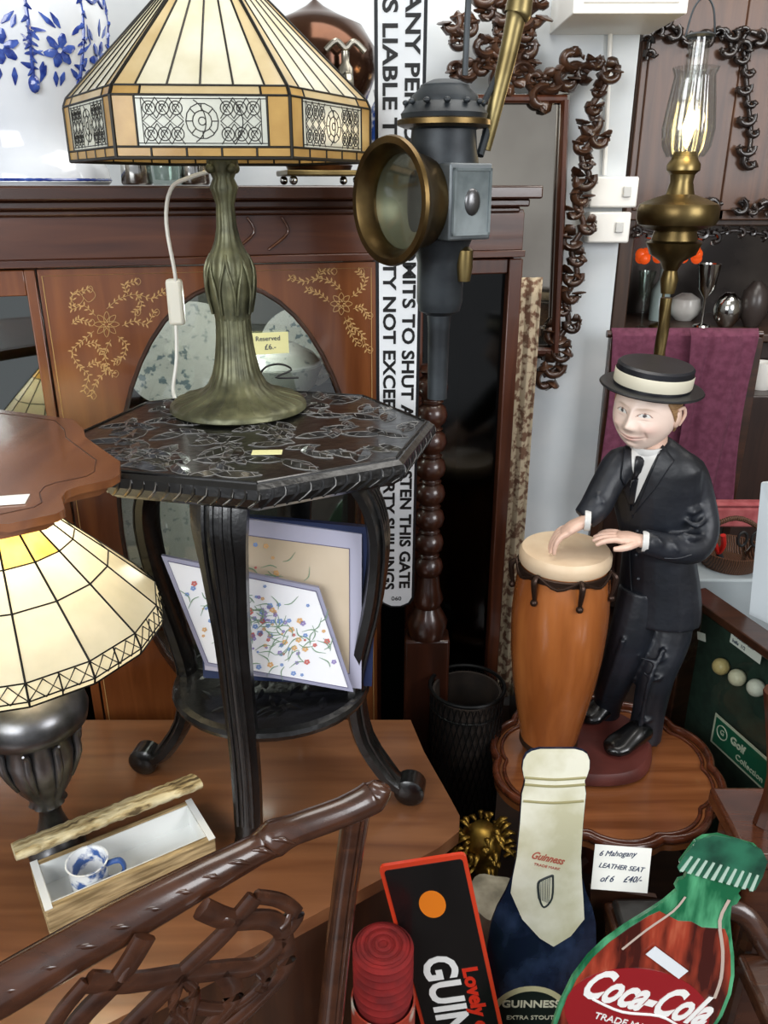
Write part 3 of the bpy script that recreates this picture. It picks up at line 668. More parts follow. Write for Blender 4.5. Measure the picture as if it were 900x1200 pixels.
for k in(-1,1):
    g.sweep([S(k*.03,.95),S(k*.06,.915),S(k*.105,.885),S(k*.12,.85),S(k*.085,.83),S(k*.045,.85),S(k*.0,.875),S(-k*.05,.9),S(-k*.09,.93)],[rr_]*9,8,0,6,ref=(0,0,1))
    g.sweep([S(k*.12,.85),S(k*.12,.80),S(k*.075,.77),S(k*.02,.75),S(-k*.02,.71),S(-k*.05,.66),S(-k*.03,.58),S(k*.0,.5)],[rr_]*8,8,0,5,ref=(0,0,1))
    g.sweep([S(k*.045,.85),S(k*.055,.80),S(k*.02,.77),S(-k*.01,.7),S(k*.03,.62),S(k*.04,.5)],[rr_]*6,8,0,5,ref=(0,0,1))
    g.sweep([S(k*.0,.875),S(k*.012,.84),S(k*.0,.80)],[(.008,.006)]*3,8,0,4,ref=(0,0,1))
    g.sweep([S(k*.085,.83),S(k*.095,.80),S(k*.06,.785),S(k*.03,.80),S(k*.0,.83)],[(.009,.005)]*5,8,0,5,ref=(0,0,1))
    g.sweep([S(k*.09,.93),S(k*.12,.905),S(k*.14,.87),S(k*.12,.85)],[(.009,.005)]*4,8,0,5,ref=(0,0,1))
    for (u_,z_,a_) in((.115,.87,20),(.06,.915,130),(.085,.80,-60)):
        c_,s_=math.cos(rad(a_)),math.sin(rad(a_))
        g.sweep([S(k*u_,z_),S(k*(u_+.012*c_),z_+.012*s_),S(k*(u_+.02*c_-.008*s_),z_+.02*s_+.008*c_)],[(.009,.006),(.007,.006),(.002,.002)],8,0,3)
g.obj('pierced_splat',chairw,ch,True,ang=60)
pn=V((.565,-.826,0)); a=V((-.1,.745,.43)); b=V((-.40,.52,.43))
g=G(); w=[a+sx*.02,b-sx*.02,b-sx*.04+pn*.4,a+sx*.04+pn*.4]; g.prism([(p.x,p.y) for p in w],.4,.445); g.obj('seat',chairw,ch,True,bev=.006)
for p in w[2:]:
    pp=p+(V((-.1,.6,0))-p)*.06; G().bb((pp.x-.018,pp.y-.018,0),(pp.x+.018,pp.y+.018,.4)).obj('leg',chairw,ch,True,bev=.003)

# ---------- enamel gate sign ----------
st=W(470,-22,1.5); sb=W(464,712,1.72)
sg=thing('railway_gate_sign',sb,'tall white cast metal gate notice with raised black letters','sign')
Ld=(sb-st); Ln=Ld.length; X=FR(st,Ld,(1,0,0))
wd=.043
out=[(0,-wd),(Ln-.03,-wd),(Ln-.012,-wd*.8),(Ln,-wd*.3),(Ln,wd*.3),(Ln-.012,wd*.8),(Ln-.03,wd),(0,wd)]
out2=[(.006,-wd*.86),(Ln-.032,-wd*.86),(Ln-.016,-wd*.68),(Ln-.006,-wd*.25),(Ln-.006,wd*.25),(Ln-.016,wd*.68),(Ln-.032,wd*.86),(.006,wd*.86)]
G().prism(out,-.012,0,X=X).obj('plate_edge',M('black_sign_edge','#15171a',.4),sg,True)
G().prism(out2,.0001,.001,X=X).obj('plate',M('white_sign_enamel','#d5d9dc',.35,0,'#e6e8e9',6),sg,True)
tl=Ln-.07
G().text('ANY PERSON WHO OMITS TO SHUT AND FASTEN THIS GATE',.034,X@T(.012,.0185,.0015),fit=tl,off=.0009).obj('lettering',ink,sg,True)
G().text('IS LIABLE TO A PENALTY NOT EXCEEDING FORTY SHILLINGS',.034,X@T(.012,-.0185,.0015),fit=tl,off=.0009).obj('lettering',ink,sg,True)
G().text('060',.016,X@FR((Ln-.028,-.011,.0015),(0,1,0),(-1,0,0))).obj('lettering',ink,sg,True)
# ---------- turned post ----------
c=W(492,700,1.72)
bt=thing('turned_wooden_post',(c.x+.02,1.745,0),'dark mahogany bulbous turned post standing upright on floor','post')
g=G(); pf=[]
z=.78
for k in range(8):
    pf+=[(.02,z),(.031,z+.01),(.035,z+.026),(.031,z+.042),(.02,z+.052),(.026,z+.056),(.02,z+.06)]; z+=.062
pf+=[(.03,z),(.026,z+.012),(0,z+.016)]
g.lathe(pf,seg=28)
dpost=wood('dark_post_mahogany','#24120b','#3c1e12',.3,2.5,2,.4)
g.obj('turned_shaft',dpost,bt,ang=80)
G().lathe([(.045,.62),(.05,.66),(.04,.68),(.03,.7),(.038,.72),(.03,.75),(.026,.785)],seg=28).obj('turning',dpost,bt)
G().bb((-.055,-.035,0),(.055,.03,.62)).obj('square_base',dpost,bt,bev=.006)

# ---------- carriage lamp ----------
c=W(518,236,1.3); cl=thing('carriage_lamp',c,'black carriage lamp with round brass bezel hanging from hook','lantern')
s=.00128
Lm=Matrix.Diagonal((.94,.94,.84,1))
G().lathe([(.05,-.055),(.056,-.05),(.056,.06),(.052,.09),(.05,.115),(.06,.122)],seg=40,X=Lm).obj('body',blackm,cl)
G().lathe([(.062,.118),(.072,.122),(.072,.13),(.062,.134)],seg=40,X=Lm).obj('brass_gallery',gold,cl)
g=G().lathe([(.065,.13),(.067,.14),(.055,.156),(.052,.158),(.05,.168),(.038,.18),(.037,.184),(.02,.192),(0,.194)],seg=40,X=Lm)
for k in range(12):
    a=2*pi*k/12; g.ell((.0555*math.cos(a),.0555*math.sin(a),.132),(.005,.005,.004),nu=8,nv=6)
g.obj('chimney_cap',blackm,cl)
G().lathe([(.05,-.055),(.042,-.075),(.038,-.09),(.038,-.15),(.034,-.165),(.02,-.172),(.018,-.2),(.017,-.31),(.0,-.315)],seg=32,X=Matrix.Diagonal((.94,.94,.97,1))).obj('candle_socket',blackm,cl)
n1=V((-.8,-.6,0)); up=V((0,0,1)); X1=FR(n1*.058,V((.6,-.8,0)),up)@Matrix.Diagonal((.9,.9,.9,1))
g=G(); g.lathe([(.07,-.02),(.074,0),(.08,.02),(.094,.036),(.098,.044),(.096,.05),(.086,.05),(.078,.04),(.072,.02)],seg=56,X=X1,cap=False); g.obj('bezel',gold,cl)
G().lathe([(0,.03),(.05,.028),(.079,.022)],seg=48,X=X1,cap=False).obj('round_lens',glassy('lamp_lens','#d8dcd0',.15,.1),cl)
G().lathe([(0,-.018),(.03,-.014),(.06,.0),(.073,.018)],seg=48,X=X1,cap=False).obj('reflector',M('tarnished_reflector','#55564e',.4,.5,'#8d8c7e',5),cl)
n2=V((.55,-.83,0)); X2=FR(n2*.045,V((.83,.55,0)),up)@Matrix.Diagonal((.94,.94,.94,1))
G().box((0,0,.01),(.082,.11,.03),0,X2).obj('window_frame',M('grey_zinc','#4f5557',.45,.5,'#71777a',12,bump=.2),cl,bev=.003)
g=G().box((0,0,.026),(.064,.088,.004),0,X2)
for u in(-.034,.034): g.box((u,0,.027),(.004,.096,.006),0,X2)
for v_ in(-.046,.046): g.box((0,v_,.027),(.072,.004,.006),0,X2)
g.obj('window_glass',M('frosted_pane','#8b9496',.15,.2,'#5d6668',14),cl)
G().ell((0,0,.028),(.015,.02,.006),0,X2).obj('pane_boss',pewter,cl)
def LP(px,py,dy=0): return V(((px-518)*s,dy,(236-py)*s*.96))
G().lathe([(.01,-.02),(.013,0),(.013,.025),(.006,.03)],c=LP(545,312,-.02),seg=20).obj('brass_knob',brass,cl)
G().sweep([LP(567,178,.02),LP(575,140,.02),LP(588,80,.02),LP(595,42,.02),LP(597,36,.02),LP(599,22,.02),LP(600,10,.02)],[.009,.011,.013,.014,.019,.018,.016],16).obj('brass_tube',M('pale_worn_brass','#8f8158',.4,.9,'#6a5d3c',14),cl)
G().sweep([LP(560,185,.0),LP(566,165,.01),LP(570,150,.02)],.006).obj('tube_bracket',blackm,cl)
G().sweep([LP(556,140,.0),LP(585,80,.03),LP(592,20,.05),LP(570,-20,.04),LP(545,-10,.02),LP(541,30,.0),LP(540,100,.0)],.0045).obj('carrying_handle',blackm,cl)
G().sweep([LP(568,-22,.045),LP(570,-30,.045),V((LP(570,0).x,.045,2.7499-c.z))],.003,sm=1).obj('ceiling_hook',blackm,cl)

# ---------- carved mirror ----------
carve=M('carved_walnut','#28170e',.34,0,'#4c3120',14,bump=.4,bs=30,coat=.4)
YM=2.24
def rococo(g,path,Y,r=12,step=13,band=.014,sd=1,k0=1.0,fans=(-.5,.35)):
    P=[V((x,y)) for x,y in path]; Q=[]
    for i in range(len(P)-1):
        for k in range(6): Q.append(cr(P[max(0,i-1)],P[i],P[i+1],P[min(len(P)-1,i+2)],k/6))
    Q.append(P[-1])
    pw=lambda x,y,dy=0: W(x,y,Y-dy)
    g.sweep([pw(q.x,q.y,.008) for q in Q],[(band,band*.6)]*len(Q),8,0,1)
    g.sweep([pw(q.x,q.y,.016) for q in Q],[(band*.45,band*.5)]*len(Q),8,0,1)
    acc=step;sgn=sd;rr=random.Random(int(P[0].x))
    for i in range(1,len(Q)):
        seg=(Q[i]-Q[i-1]); acc+=seg.length
        if acc>=step:
            acc=0; t=seg.normalized(); n=V((-t.y,t.x))*sgn; rr_=r*rr.uniform(.65,1.2); c=Q[i]+n*rr_*.55
            a0=math.atan2(-n.y,-n.x); pts=[];m=11
            for j in range(m):
                u=j/(m-1); a=a0+sgn*(u*3.9-.3); q=rr_*(1-.7*u); pts.append(pw(c.x+q*math.cos(a)+t.x*2,c.y+q*math.sin(a)+t.y*2,.016+.01*u))
            g.sweep(pts,[(.0015*rr_*k0*(1.1-.75*u/(m-1)),.0007*rr_*k0) for u in range(m)],7,0,2)
            for f in fans:
                d=(n*math.cos(f)+t*math.sin(f)); L=rr_*rr.uniform(.55,.9); b=Q[i]+n*rr_*.7+t*f*5
                e=b+d*L+t*4*f
                g.sweep([pw(b.x,b.y,.012),pw((b.x+e.x)/2,(b.y+e.y)/2,.024),pw(e.x,e.y,.010)],[(.0012*rr_,.004),(.0016*rr_,.005),(.0016,.0015)],7,0,3)
            d=-n; b=Q[i]; e=b+d*rr_*.7+t*7
            g.sweep([pw(b.x,b.y,.014),pw((b.x+e.x)/2,(b.y+e.y)/2-1,.022),pw(e.x,e.y,.01)],[(.0012*rr_,.004),(.0013*rr_,.005),(.0012,.001)],7,0,3)
            sgn=-sgn
mr=thing('carved_wall_mirror',W(640,250,YM),'ornate carved wooden mirror with scrolling leaves on wall','mirror')
g=G()
rococo(g,[(700,66),(710,96),(692,128),(700,154),(682,182),(690,208),(674,236),(684,264),(670,292),(676,322),(662,350),(666,378),(652,402),(654,428),(636,440)],YM,13,17,.014)
rococo(g,[(690,84),(672,76),(655,92),(640,108),(622,96),(610,78),(590,88),(570,70),(548,88),(534,76)],YM,14,15,.016,-1)
rococo(g,[(640,2),(622,14),(610,34),(622,56),(606,72)],YM,15,15,.014)
rococo(g,[(560,-6),(575,14),(592,26),(585,50),(570,60)],YM,15,15,.014,-1)
rococo(g,[(530,20),(544,36),(538,58)],YM,12,14,.011)
g.obj('carved_frame',carve,mr,True,ang=70)
G().slab(W(545,110,YM),W(545,420,YM),W(655,420,YM),W(668,110,YM),-.01).obj('mirror_glass',M('silvered_mirror','#b9b3a6',.04,.95,'#9a9388',4,thr=(.3,.7)),mr,True)
g=G().sweep([W(662,118,YM-.02),W(650,412,YM-.02)],[(.024,.012)]*2,8,0,1); g.sweep([W(560,116,YM-.02),W(664,116,YM-.02)],.01,8,0,1); g.sweep([W(560,412,YM-.02),W(652,412,YM-.02)],.012,8,0,1)
g.obj('inner_frame',mahogv,mr,True)

# ---------- wall fittings ----------
for (x0_,y0_,x1_,y1_) in((690,207,742,243),(688,248,733,284)):
    a=W(x0_,y0_,2.3); b=W(x1_,y1_,2.3)
    r_=thing('switch_box',(a+b)/2,'white plastic electrical switch box on plaster wall','switch',group='wall switch boxes')
    G().bb((a.x,2.27,b.z),(b.x,2.3195,a.z)).obj('housing',white,r_,True,bev=.005)
    G().bb((b.x-.04,2.262,(a.z+b.z)/2-.012),(b.x-.02,2.27,(a.z+b.z)/2+.014)).obj('rocker',M('grey_white_plastic','#c3c3bf',.4),r_,True,bev=.002)
G().sweep([W(716,20,2.31),W(712,120,2.31),W(708,205,2.31)],.006).obj('wall_conduit',white,label='white cable conduit running up the plaster wall',cat='conduit',org=W(710,120,2.31))
a=W(660,-40,2.2); b=W(785,16,2.05)
G().bb((a.x,2.05,b.z),(a.x+.25,2.3195,b.z+.16)).bb((a.x+.02,2.045,b.z+.02),(a.x+.23,2.05,b.z+.035)).obj('air_conditioning_unit',white,label='white wall mounted plastic unit above mirror',cat='wall unit',bev=.01,org=(a.x+.14,2.2,b.z))

# ---------- patterned curtain ----------
pat=M('patterned_curtain','#6b4e3c',.9,0,'#b5a68c',62,(1,1,1),kind='noise',thr=(.42,.54),det=3)
v=[];f=[];n=18;m_=24
for j in range(m_+1):
    for i in range(n+1):
        p=W(600+i*36/n,325,2.02); zt_=p.z+(.25-p.z)*j/m_; v.append((p.x,2.02+.005*math.sin(i*.9)+.002*math.sin(j),zt_))
for j in range(m_):
    for i in range(n): k=j*(n+1)+i; f.append((k,k+1,k+n+2,k+n+1))
G().add(v,f).obj('hanging_curtain',pat,label='narrow beige and brown patterned fabric hanging by wall',cat='curtain',org=V(v[0])).modifiers.new('s','SOLIDIFY').thickness=.003
G().bb((.42,2.07,.0),(.60,2.28,.6)).bb((.405,2.06,.6),(.605,2.29,.63)).bb((.44,2.06,.08),(.58,2.07,.52)).obj('added_dark_chest',darkw,label='dark chest added to deepen the shadow along the white wall',cat='chest',bev=.004,org=(.5,2.15,0))  # chest added to darken the shadowed area below the wall

# ---------- armoire at the far right ----------
YA=2.9
ar=thing('carved_armoire',(1.5,3.0,0),'tall dark mahogany armoire with carved swags and open shelf','cabinet')
xa=W(735,200,YA).x
zA=W(800,265,YA).z; zB=W(800,388,YA).z
ab=wood('armoire_wood','#2f1c12','#48301f',.5,3,2,.15)
G().bb((xa,YA+.02,zA),(2.6,3.4,2.7)).bb((xa-.02,YA-.04,2.45),(2.62,3.4,2.52)).bb((xa,3.36,0),(2.6,3.4,zA)).bb((xa,YA,0),(xa+.05,3.36,2.5)).bb((2.55,YA,0),(2.6,3.36,zA)).obj('body',ab,ar,True,bev=.004)
armp=wood('armoire_panel','#402719','#5f3e29',.45,2,2,.2)
ebon=M('ebonised_carving','#120e0d',.25,0,'#352c28',20,coat=.5)
doors=[]
for x0_,x1_ in((752,856),(862,960)):
    a=W(x0_,20,YA);b=W(x1_,258,YA); xr_=min(b.x,a.x+.34)
    doors.append(G().bb((a.x+.01,YA-.01,b.z),(xr_,YA+.02,2.44)).bb((a.x+.03,YA-.018,b.z+.03),(xr_-.02,YA-.01,2.42)).obj('door',armp,ar,True,bev=.006))
YB=YA-.018
for d_,paths in((doors[0],([(758,70),(764,40),(782,28),(800,44),(818,56),(838,40),(852,36),(858,64)],[(760,236),(776,250),(798,240),(820,250),(846,238)])),
                (doors[1],([(866,60),(876,38),(896,44),(912,56),(930,50)],[(872,60),(876,110),(880,160),(874,190)],[(866,236),(882,248),(900,240),(920,246)]))):
    for pth_ in paths:
        g=G(); rococo(g,pth_,YB,10,14,.012,1,1.2,(.2,)); g.obj('carved_swag',ebon,d_,True,ang=80)
G().bb((xa+.03,YA-.06,zB-.03),(2.58,3.36,zB)).obj('counter',ab,ar,True,bev=.006)
G().bb((xa+.05,YA+.02,.05),(2.55,YA+.05,zB-.04)).bb((xa+.12,YA+.005,.1),(1.6,YA+.02,zB-.1)).obj('lower_doors',darkw,ar,True,bev=.006)
G().bb((xa+.06,3.33,zB),(2.54,3.355,zA)).obj('back_mirror',M('dim_back_mirror','#5a534e',.2,.6,'#2c2725',3),ar,True)
g=G(); rococo(g,[(742,268),(770,274),(800,268),(830,276),(860,270),(900,274),(940,268)],YA,8,13,.01,1,1.3,(.2,))
g.obj('shelf_valance',ebon,ar,True)
def small(px,kind,mat,lab,h=.12,r=.03,Y=3.0):
    c=V(((px-450)/F*(Y/D(px,380).y),Y,zB+.0005))
    pr={'bottle':[(0,0),(r,0),(r,h*.55),(r*.35,h*.75),(r*.35,h),(0,h)],
        'goblet':[(0,0),(r*.8,0),(r*.7,.006),(.005,.012),(.005,h*.45),(r*.7,h*.6),(r,h),(r*.9,h),(r*.6,h*.62),(0,h*.5)],
        'ball':[(0,0),(r*.5,0),(r*.9,h*.25),(r,h*.5),(r*.85,h*.8),(r*.3,h),(0,h)]}[kind]
    G().lathe(pr,c=c,seg=24).obj(lab.split('|')[0],mat,label=lab.split('|')[1],cat=lab.split('|')[2],org=c)
small(770,'bottle',M('clear_bottle','#9fb2b0',.1),'glass_bottle|pale glass bottle on the armoire shelf|bottle',.2,.035,3.15)
small(822,'goblet',silver,'silver_goblet|silver goblet on the armoire shelf|goblet',.22,.04)
small(850,'ball',silver,'silver_pot|small silver pot on the armoire shelf|pot',.12,.05)
small(800,'ball',M('white_china_bowl','#d8d6d0',.2),'china_bowl|white china bowl on the armoire shelf|bowl',.1,.06,3.15)
small(752,'goblet',clear,'wine_glass|wine glass on the armoire shelf|glass',.2,.03,2.95)
small(880,'ball',M('dark_pottery','#3b3330',.3),'dark_pot|dark pottery jar on the armoire shelf|pot',.16,.05)
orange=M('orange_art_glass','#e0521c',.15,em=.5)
p=W(783,302,2.98)
og=thing('orange_glass_ornament',(p.x,2.98,zB+.0005),'cluster of orange glass beads on slender stem','ornament')
G().lathe([(0,0),(.04,0),(.035,.01),(.005,.02),(.005,.24),(0,.24)],seg=16).obj('stem',brass,og)
g=G()
for k in range(14): g.ell((.1*math.cos(k*2.4),.03*math.sin(k*2.4),.24+.014*(k%3)),(.02,.02,.02),nu=10,nv=8)
g.obj('glass_beads',orange,og)
c=W(893,440,2.7)
G().bb((c.x-.1,2.6,0),(c.x+.5,2.8,c.z-.045)).obj('dark_side_cabinet',darkw,label='dark wooden low cabinet beside burgundy cloth',cat='cabinet',bev=.006,org=(c.x+.2,2.7,0))
c.z-=.0445; G().lathe([(0,0),(.03,0),(.038,.02),(.04,.09),(.036,.09),(.034,.02),(0,.01)],c=c,seg=28).obj('white_beaker',white,label='white china beaker on dark cabinet',cat='cup',org=c)

# ---------- oil lamp ----------
ol=thing('standard_oil_lamp',(.646,1.9,0),'brass standard oil lamp with glass chimney and flame','lamp')
G().lathe([(0,0),(.11,0),(.115,.01),(.1,.03),(.05,.06),(.03,.1),(.02,.14)],seg=40).obj('foot',brass,ol)
def twf(a,r,z): return r*(1+.1*math.cos(3*a-z*60))
G().lathe([(.013,.13+.02*k) for k in range(65)],seg=16,fn=twf).obj('stem',brass,ol,ang=80)
G().lathe([(.015,1.42),(.02,1.45),(.015,1.47),(.026,1.49),(.05,1.505),(.06,1.53),(.05,1.535),(.045,1.555),(.07,1.562),(.082,1.568),(.087,1.58),(.087,1.6),(.083,1.61),(.06,1.62),(.03,1.63),(.024,1.655),(.026,1.67),(.035,1.678),(.035,1.69),(.028,1.7),(.024,1.715)],seg=48).obj('oil_font',brass,ol)
G().lathe([(.028,1.7),(.032,1.72),(.039,1.755),(.037,1.785),(.026,1.82),(.022,1.86),(.021,1.93)],seg=36,cap=False).obj('chimney',glassy('chimney_glass','#f2f2ee',.1),ol)
def rib(a,r,z): return r*(1+.03*math.cos(16*a))
G().lathe([(.038,1.705),(.049,1.725),(.053,1.76),(.047,1.81),(.04,1.86),(.046,1.875)],seg=96,fn=rib,cap=False).obj('glass_shade',glassy('crystal_shade_glass','#dfe3e2',.1,.1),ol)
G().lathe([(0,1.735),(.007,1.742),(.0125,1.76),(.007,1.785),(0,1.815)],seg=16).obj('flame',M('flame_glow','#ffe0a0',.5,em=55),ol)
G().sweep([(-.03,0,1.93),(-.02,0,1.98),(0,0,2.0),(.02,0,1.98),(.03,0,1.93)],.002).lathe([(.024,1.928),(.03,1.932),(.024,1.936)],seg=24,cap=False).obj('smoke_bell_wire',blackm,ol)

# ---------- burgundy cloth on rail ----------
YC=2.22
ra=W(716,386,YC); rb=W(880,392,YC); rz=ra.z
rl=thing('towel_rail',((ra.x+rb.x)/2,YC,0),'dark wooden towel rail holding burgundy cloth','rail')
G().sweep([(ra.x-.01,YC,rz-.012),(rb.x+.03,YC,rz-.012)],.01,12,0,1).obj('rail',darkh,rl,True)
for x in(ra.x+.01,rb.x+.02): G().bb((x-.012,YC-.012,.02),(x+.012,YC+.012,rz-.02)).bb((x-.015,YC-.12,0),(x+.015,YC+.06,.02)).obj('post',darkh,rl,True,bev=.002)
burg=M('plum_cloth','#57263a',.95,0,'#683449',60,bump=.2)
def drape(x0,x1,zt_,zb,Y,ph,lab):
    v=[];f=[];n=60;m_=30
    for j in range(m_+1):
        t=j/m_
        for i in range(n+1):
            u=i/n; w=.004+.018*t
            z=zt_-(zt_-zb+.02*math.sin(u*3+ph))*t; y=Y-.014-.004*t-w*.5*(1+math.sin(u*10+ph+t*1.2))+.003*math.sin(u*26+t*2)
            if j==0: y=Y; z=zt_+.001
            v.append((x0+(x1-x0)*u+.008*math.sin(t*4+u*9),y,z))
    for j in range(m_):
        for i in range(n): k=j*(n+1)+i; f.append((k,k+1,k+n+2,k+n+1))
    o=G().add(v,f).obj('draped_cloth',burg,label=lab,cat='cloth',org=V(v[0])); o.modifiers.new('s','SOLIDIFY').thickness=.002
drape(ra.x,ra.x+.31,rz+.002,W(800,582,YC).z,YC,0,'burgundy cloth draped in folds over towel rail')
drape(ra.x+.2,rb.x,rz+.006,W(800,596,YC).z,YC-.03,2,'folded burgundy cloth overlapping another on the rail')
pk=M('pink_red_fabric','#8f3f42',.9,0,'#a8595a',30)
c=W(855,600,2.165); G().bb((c.x-.09,2.12,c.z-.03),(c.x+.1,2.16,c.z+.03)).bb((c.x-.07,2.12,c.z+.031),(c.x+.08,2.155,c.z+.045)).obj('pink_folded_textile',pk,label='folded pinkish red fabric below burgundy cloth',cat='fabric',bev=.01,org=c-V((0,0,.05)))

# ---------- pie crust table ----------
pz=.40
pt_=thing('piecrust_table',(.51,1.525,0),'mahogany tripod table with scalloped piecrust rim','table')
def pie(s_): return [(s_*(.242+.02*abs(math.sin(5*a+.3))**.6)*math.cos(a),s_*(.242+.02*abs(math.sin(5*a+.3))**.6)*math.sin(a)) for a in [2*pi*k/160 for k in range(160)]]
g=G(); g.prism(pie(1),pz-.022,pz-.008); g.prism(pie(.95),pz-.0081,pz)
g.obj('top',piew,pt_)
g=G(); g.sweep([(x,y,pz+.004) for x,y in pie(.985)],[(.009,.012)]*160,8,0,1,closed=True); g.sweep([(x,y,pz+.001) for x,y in pie(.91)],.005,6,0,1,closed=True); g.obj('scalloped_rim',wood('dark_rim_wood','#3c1c10','#5f2f1a',.25,3,0,.6),pt_,ang=70)
G().lathe([(.08,pz-.023),(.05,pz-.04),(.03,.3),(.04,.22),(.03,.15),(.035,.1)][::-1],seg=28).obj('pedestal',mahogv,pt_)
for k in range(3):
    a=rad(90+120*k); c_,s_=math.cos(a),math.sin(a)
    G().sweep([(.02*c_,.02*s_,.13),(.1*c_,.1*s_,.1),(.17*c_,.17*s_,.03),(.21*c_,.21*s_,.014)],[.018,.016,.013,.014]).obj('leg',mahogv,pt_)

# ---------- musician statue ----------
sb_=Hz(688,876,pz+.001)
mn=thing('musician_statue',(sb_.x,sb_.y,pz+.001),'painted figure of person in black suit and boater playing drum','statue')
bz_=pz+.03
g=G()
g.lathe([(.165,0),(.172,.006),(.17,.018),(.16,.03),(0,.03)],seg=48,fn=lambda a,r,z:r*(1+.02*math.sin(5*a)),c=(sb_.x,sb_.y,pz+.001),X=T(sb_.x,sb_.y,0)@Matrix.Diagonal((.88,.84,1,1))@T(-sb_.x,-sb_.y,0))
g.obj('plinth',M('oxblood_painted_base','#4a211c',.42,0,'#63312b',12,bump=.1),mn,True)
dx,dy=.388,1.575; db=bz_
dr=G().lathe([(.062,0),(.065,.01),(.07,.04),(.081,.1),(.093,.17),(.102,.25),(.105,.32),(.105,.36),(.101,.42),(.091,.487)],c=(dx,dy,db+.001),seg=48).obj('drum_shell',M('orange_drum_wood','#8a4c23',.26,0,'#a86432',3,(7,7,1),coat=.5),mn,True)
dt=db+.49
G().lathe([(.065,0),(.068,.003),(.068,.014),(.066,.017)],c=(dx,dy,db+.001),seg=48,cap=False).obj('bottom_band',M('dark_iron_band','#3b2a20',.4,.5),dr,True)
G().lathe([(.092,-.026),(.098,-.016),(.098,.002),(.092,.011),(.06,.013),(0,.014)],c=(dx,dy,dt),seg=48).obj('drum_skin',M('rawhide_skin','#cfb493',.5,0,'#dcc6a8',12),dr,True)
g=G(); g.lathe([(.098,-.038),(.102,-.036),(.102,-.024),(.098,-.022)],c=(dx,dy,dt),seg=48,cap=False)
for k in range(7):
    a=2*pi*k/7+.35; c_,s_=math.cos(a),math.sin(a); g.sweep([(dx+.1*c_,dy+.1*s_,dt-.02),(dx+.112*c_,dy+.112*s_,dt-.03),(dx+.111*c_,dy+.111*s_,dt-.05),(dx+.107*c_,dy+.107*s_,dt-.075)],[.004,.007,.006,.004]); g.ell((dx+.108*c_,dy+.108*s_,dt-.08),.008,nu=10,nv=8)
    b=a+pi/7; g.sweep([(dx+.102*math.cos(a),dy+.102*math.sin(a),dt-.02),(dx+.104*math.cos(b),dy+.104*math.sin(b),dt-.04),(dx+.102*math.cos(a+2*pi/7),dy+.102*math.sin(a+2*pi/7),dt-.02)],.0035)
g.obj('tension_ring',M('dark_bronze_fitting','#3a2a22',.35,.7),dr,True)
suit=M('black_suit_paint','#101319',.46,0,'#1b1f27',10,bump=.45,bs=11,coat=.0,bd=.012)
side=(.84,-.54,0)
g=G()
g.sweep([W(790,690,1.655),W(784,745,1.625),W(769,792,1.60),W(760,835,1.60),W(754,866,1.605)],[(.05,.05),(.046,.05),(.037,.042),(.033,.038),(.033,.042)],16,0,4)
g.sweep([W(752,690,1.63),W(738,745,1.62),W(723,790,1.64),W(713,820,1.67),W(708,844,1.685)],[(.05,.05),(.045,.048),(.037,.042),(.032,.035),(.032,.034)],16,0,4)
g.sweep([W(772,720,1.64),W(774,690,1.64),W(774,665,1.635)],[(.082,.06),(.085,.064),(.075,.056)],20,0,4,ref=side)
for pts in ([W(778,760,1.575),W(762,795,1.555),W(753,835,1.56),W(748,862,1.565)],[W(730,750,1.575),W(716,790,1.605),W(706,822,1.635)]):
    g.sweep(pts,.006,8,0,4)
for pts in ([W(747,838,1.57),W(758,845,1.565),W(770,838,1.575)],[W(754,788,1.565),W(768,796,1.56),W(782,788,1.575)],[W(750,852,1.575),W(760,857,1.57),W(770,852,1.58)],[W(750,770,1.575),W(770,775,1.568),W(788,765,1.585)]): g.sweep(pts,[.003,.006,.003],8,0,4)
tr=g.obj('trousers',suit,mn,True,remesh=.0045,smooth=2)
g=G()
g.sweep([W(770,722,1.637),W(772,700,1.637),W(772,675,1.635),W(771,640,1.63),W(769,600,1.622),W(767,568,1.616),W(766,546,1.612),W(764,530,1.61),W(762,519,1.605)],[(.096,.076),(.093,.073),(.087,.068),(.077,.06),(.088,.066),(.098,.06),(.1,.052),(.068,.043),(.038,.036)],20,0,4,ref=side)
sL=W(727,544,1.60); sR=W(806,553,1.60)
g.ell(sR+V((-.01,0,.008)),(.042,.036,.028)); g.ell(sL+V((.01,0,.008)),(.036,.034,.026))
g.sweep([W(748,540,1.61),sL,W(712,566,1.58),W(700,590,1.56),W(692,600,1.55),W(684,608,1.545)],[.03,.036,.033,.033,.03,.026],14,0,4)
g.sweep([W(788,546,1.61),sR,W(819,588,1.592),W(824,622,1.57),W(812,642,1.545),W(785,642,1.52),W(752,634,1.505)],[.032,.038,.034,.033,.034,.03,.026],14,0,4)
for pts in ([W(802,608,1.55),W(816,616,1.535),W(828,606,1.555)],[W(798,624,1.525),W(812,630,1.515),W(826,628,1.54)],[W(798,594,1.56),W(812,600,1.548),W(824,592,1.568)],[W(748,636,1.555),W(768,648,1.56),W(792,644,1.58)],[W(700,578,1.54),W(706,588,1.535),W(716,586,1.545)],[W(786,634,1.497),W(792,644,1.495),W(792,654,1.505)],[W(768,628,1.49),W(774,638,1.488),W(774,648,1.5)]):
    g.sweep(pts,[.004,.008,.004],8,0,4)
so=g.obj('jacket',suit,mn,True,remesh=.0045,smooth=2)
me=so.data; off=mn.location
bv=BVHTree.FromPolygons([v.co+off for v in me.vertices],[tuple(p.vertices) for p in me.polygons])
cam0=V((0,0,CAMZ))
def hit(px,py,e=.0015):
    d=D(px,py).normalized(); h=bv.ray_cast(cam0,d)
    if h[0] is None: return W(px,py,1.56)
    return h[0]+h[1]*e
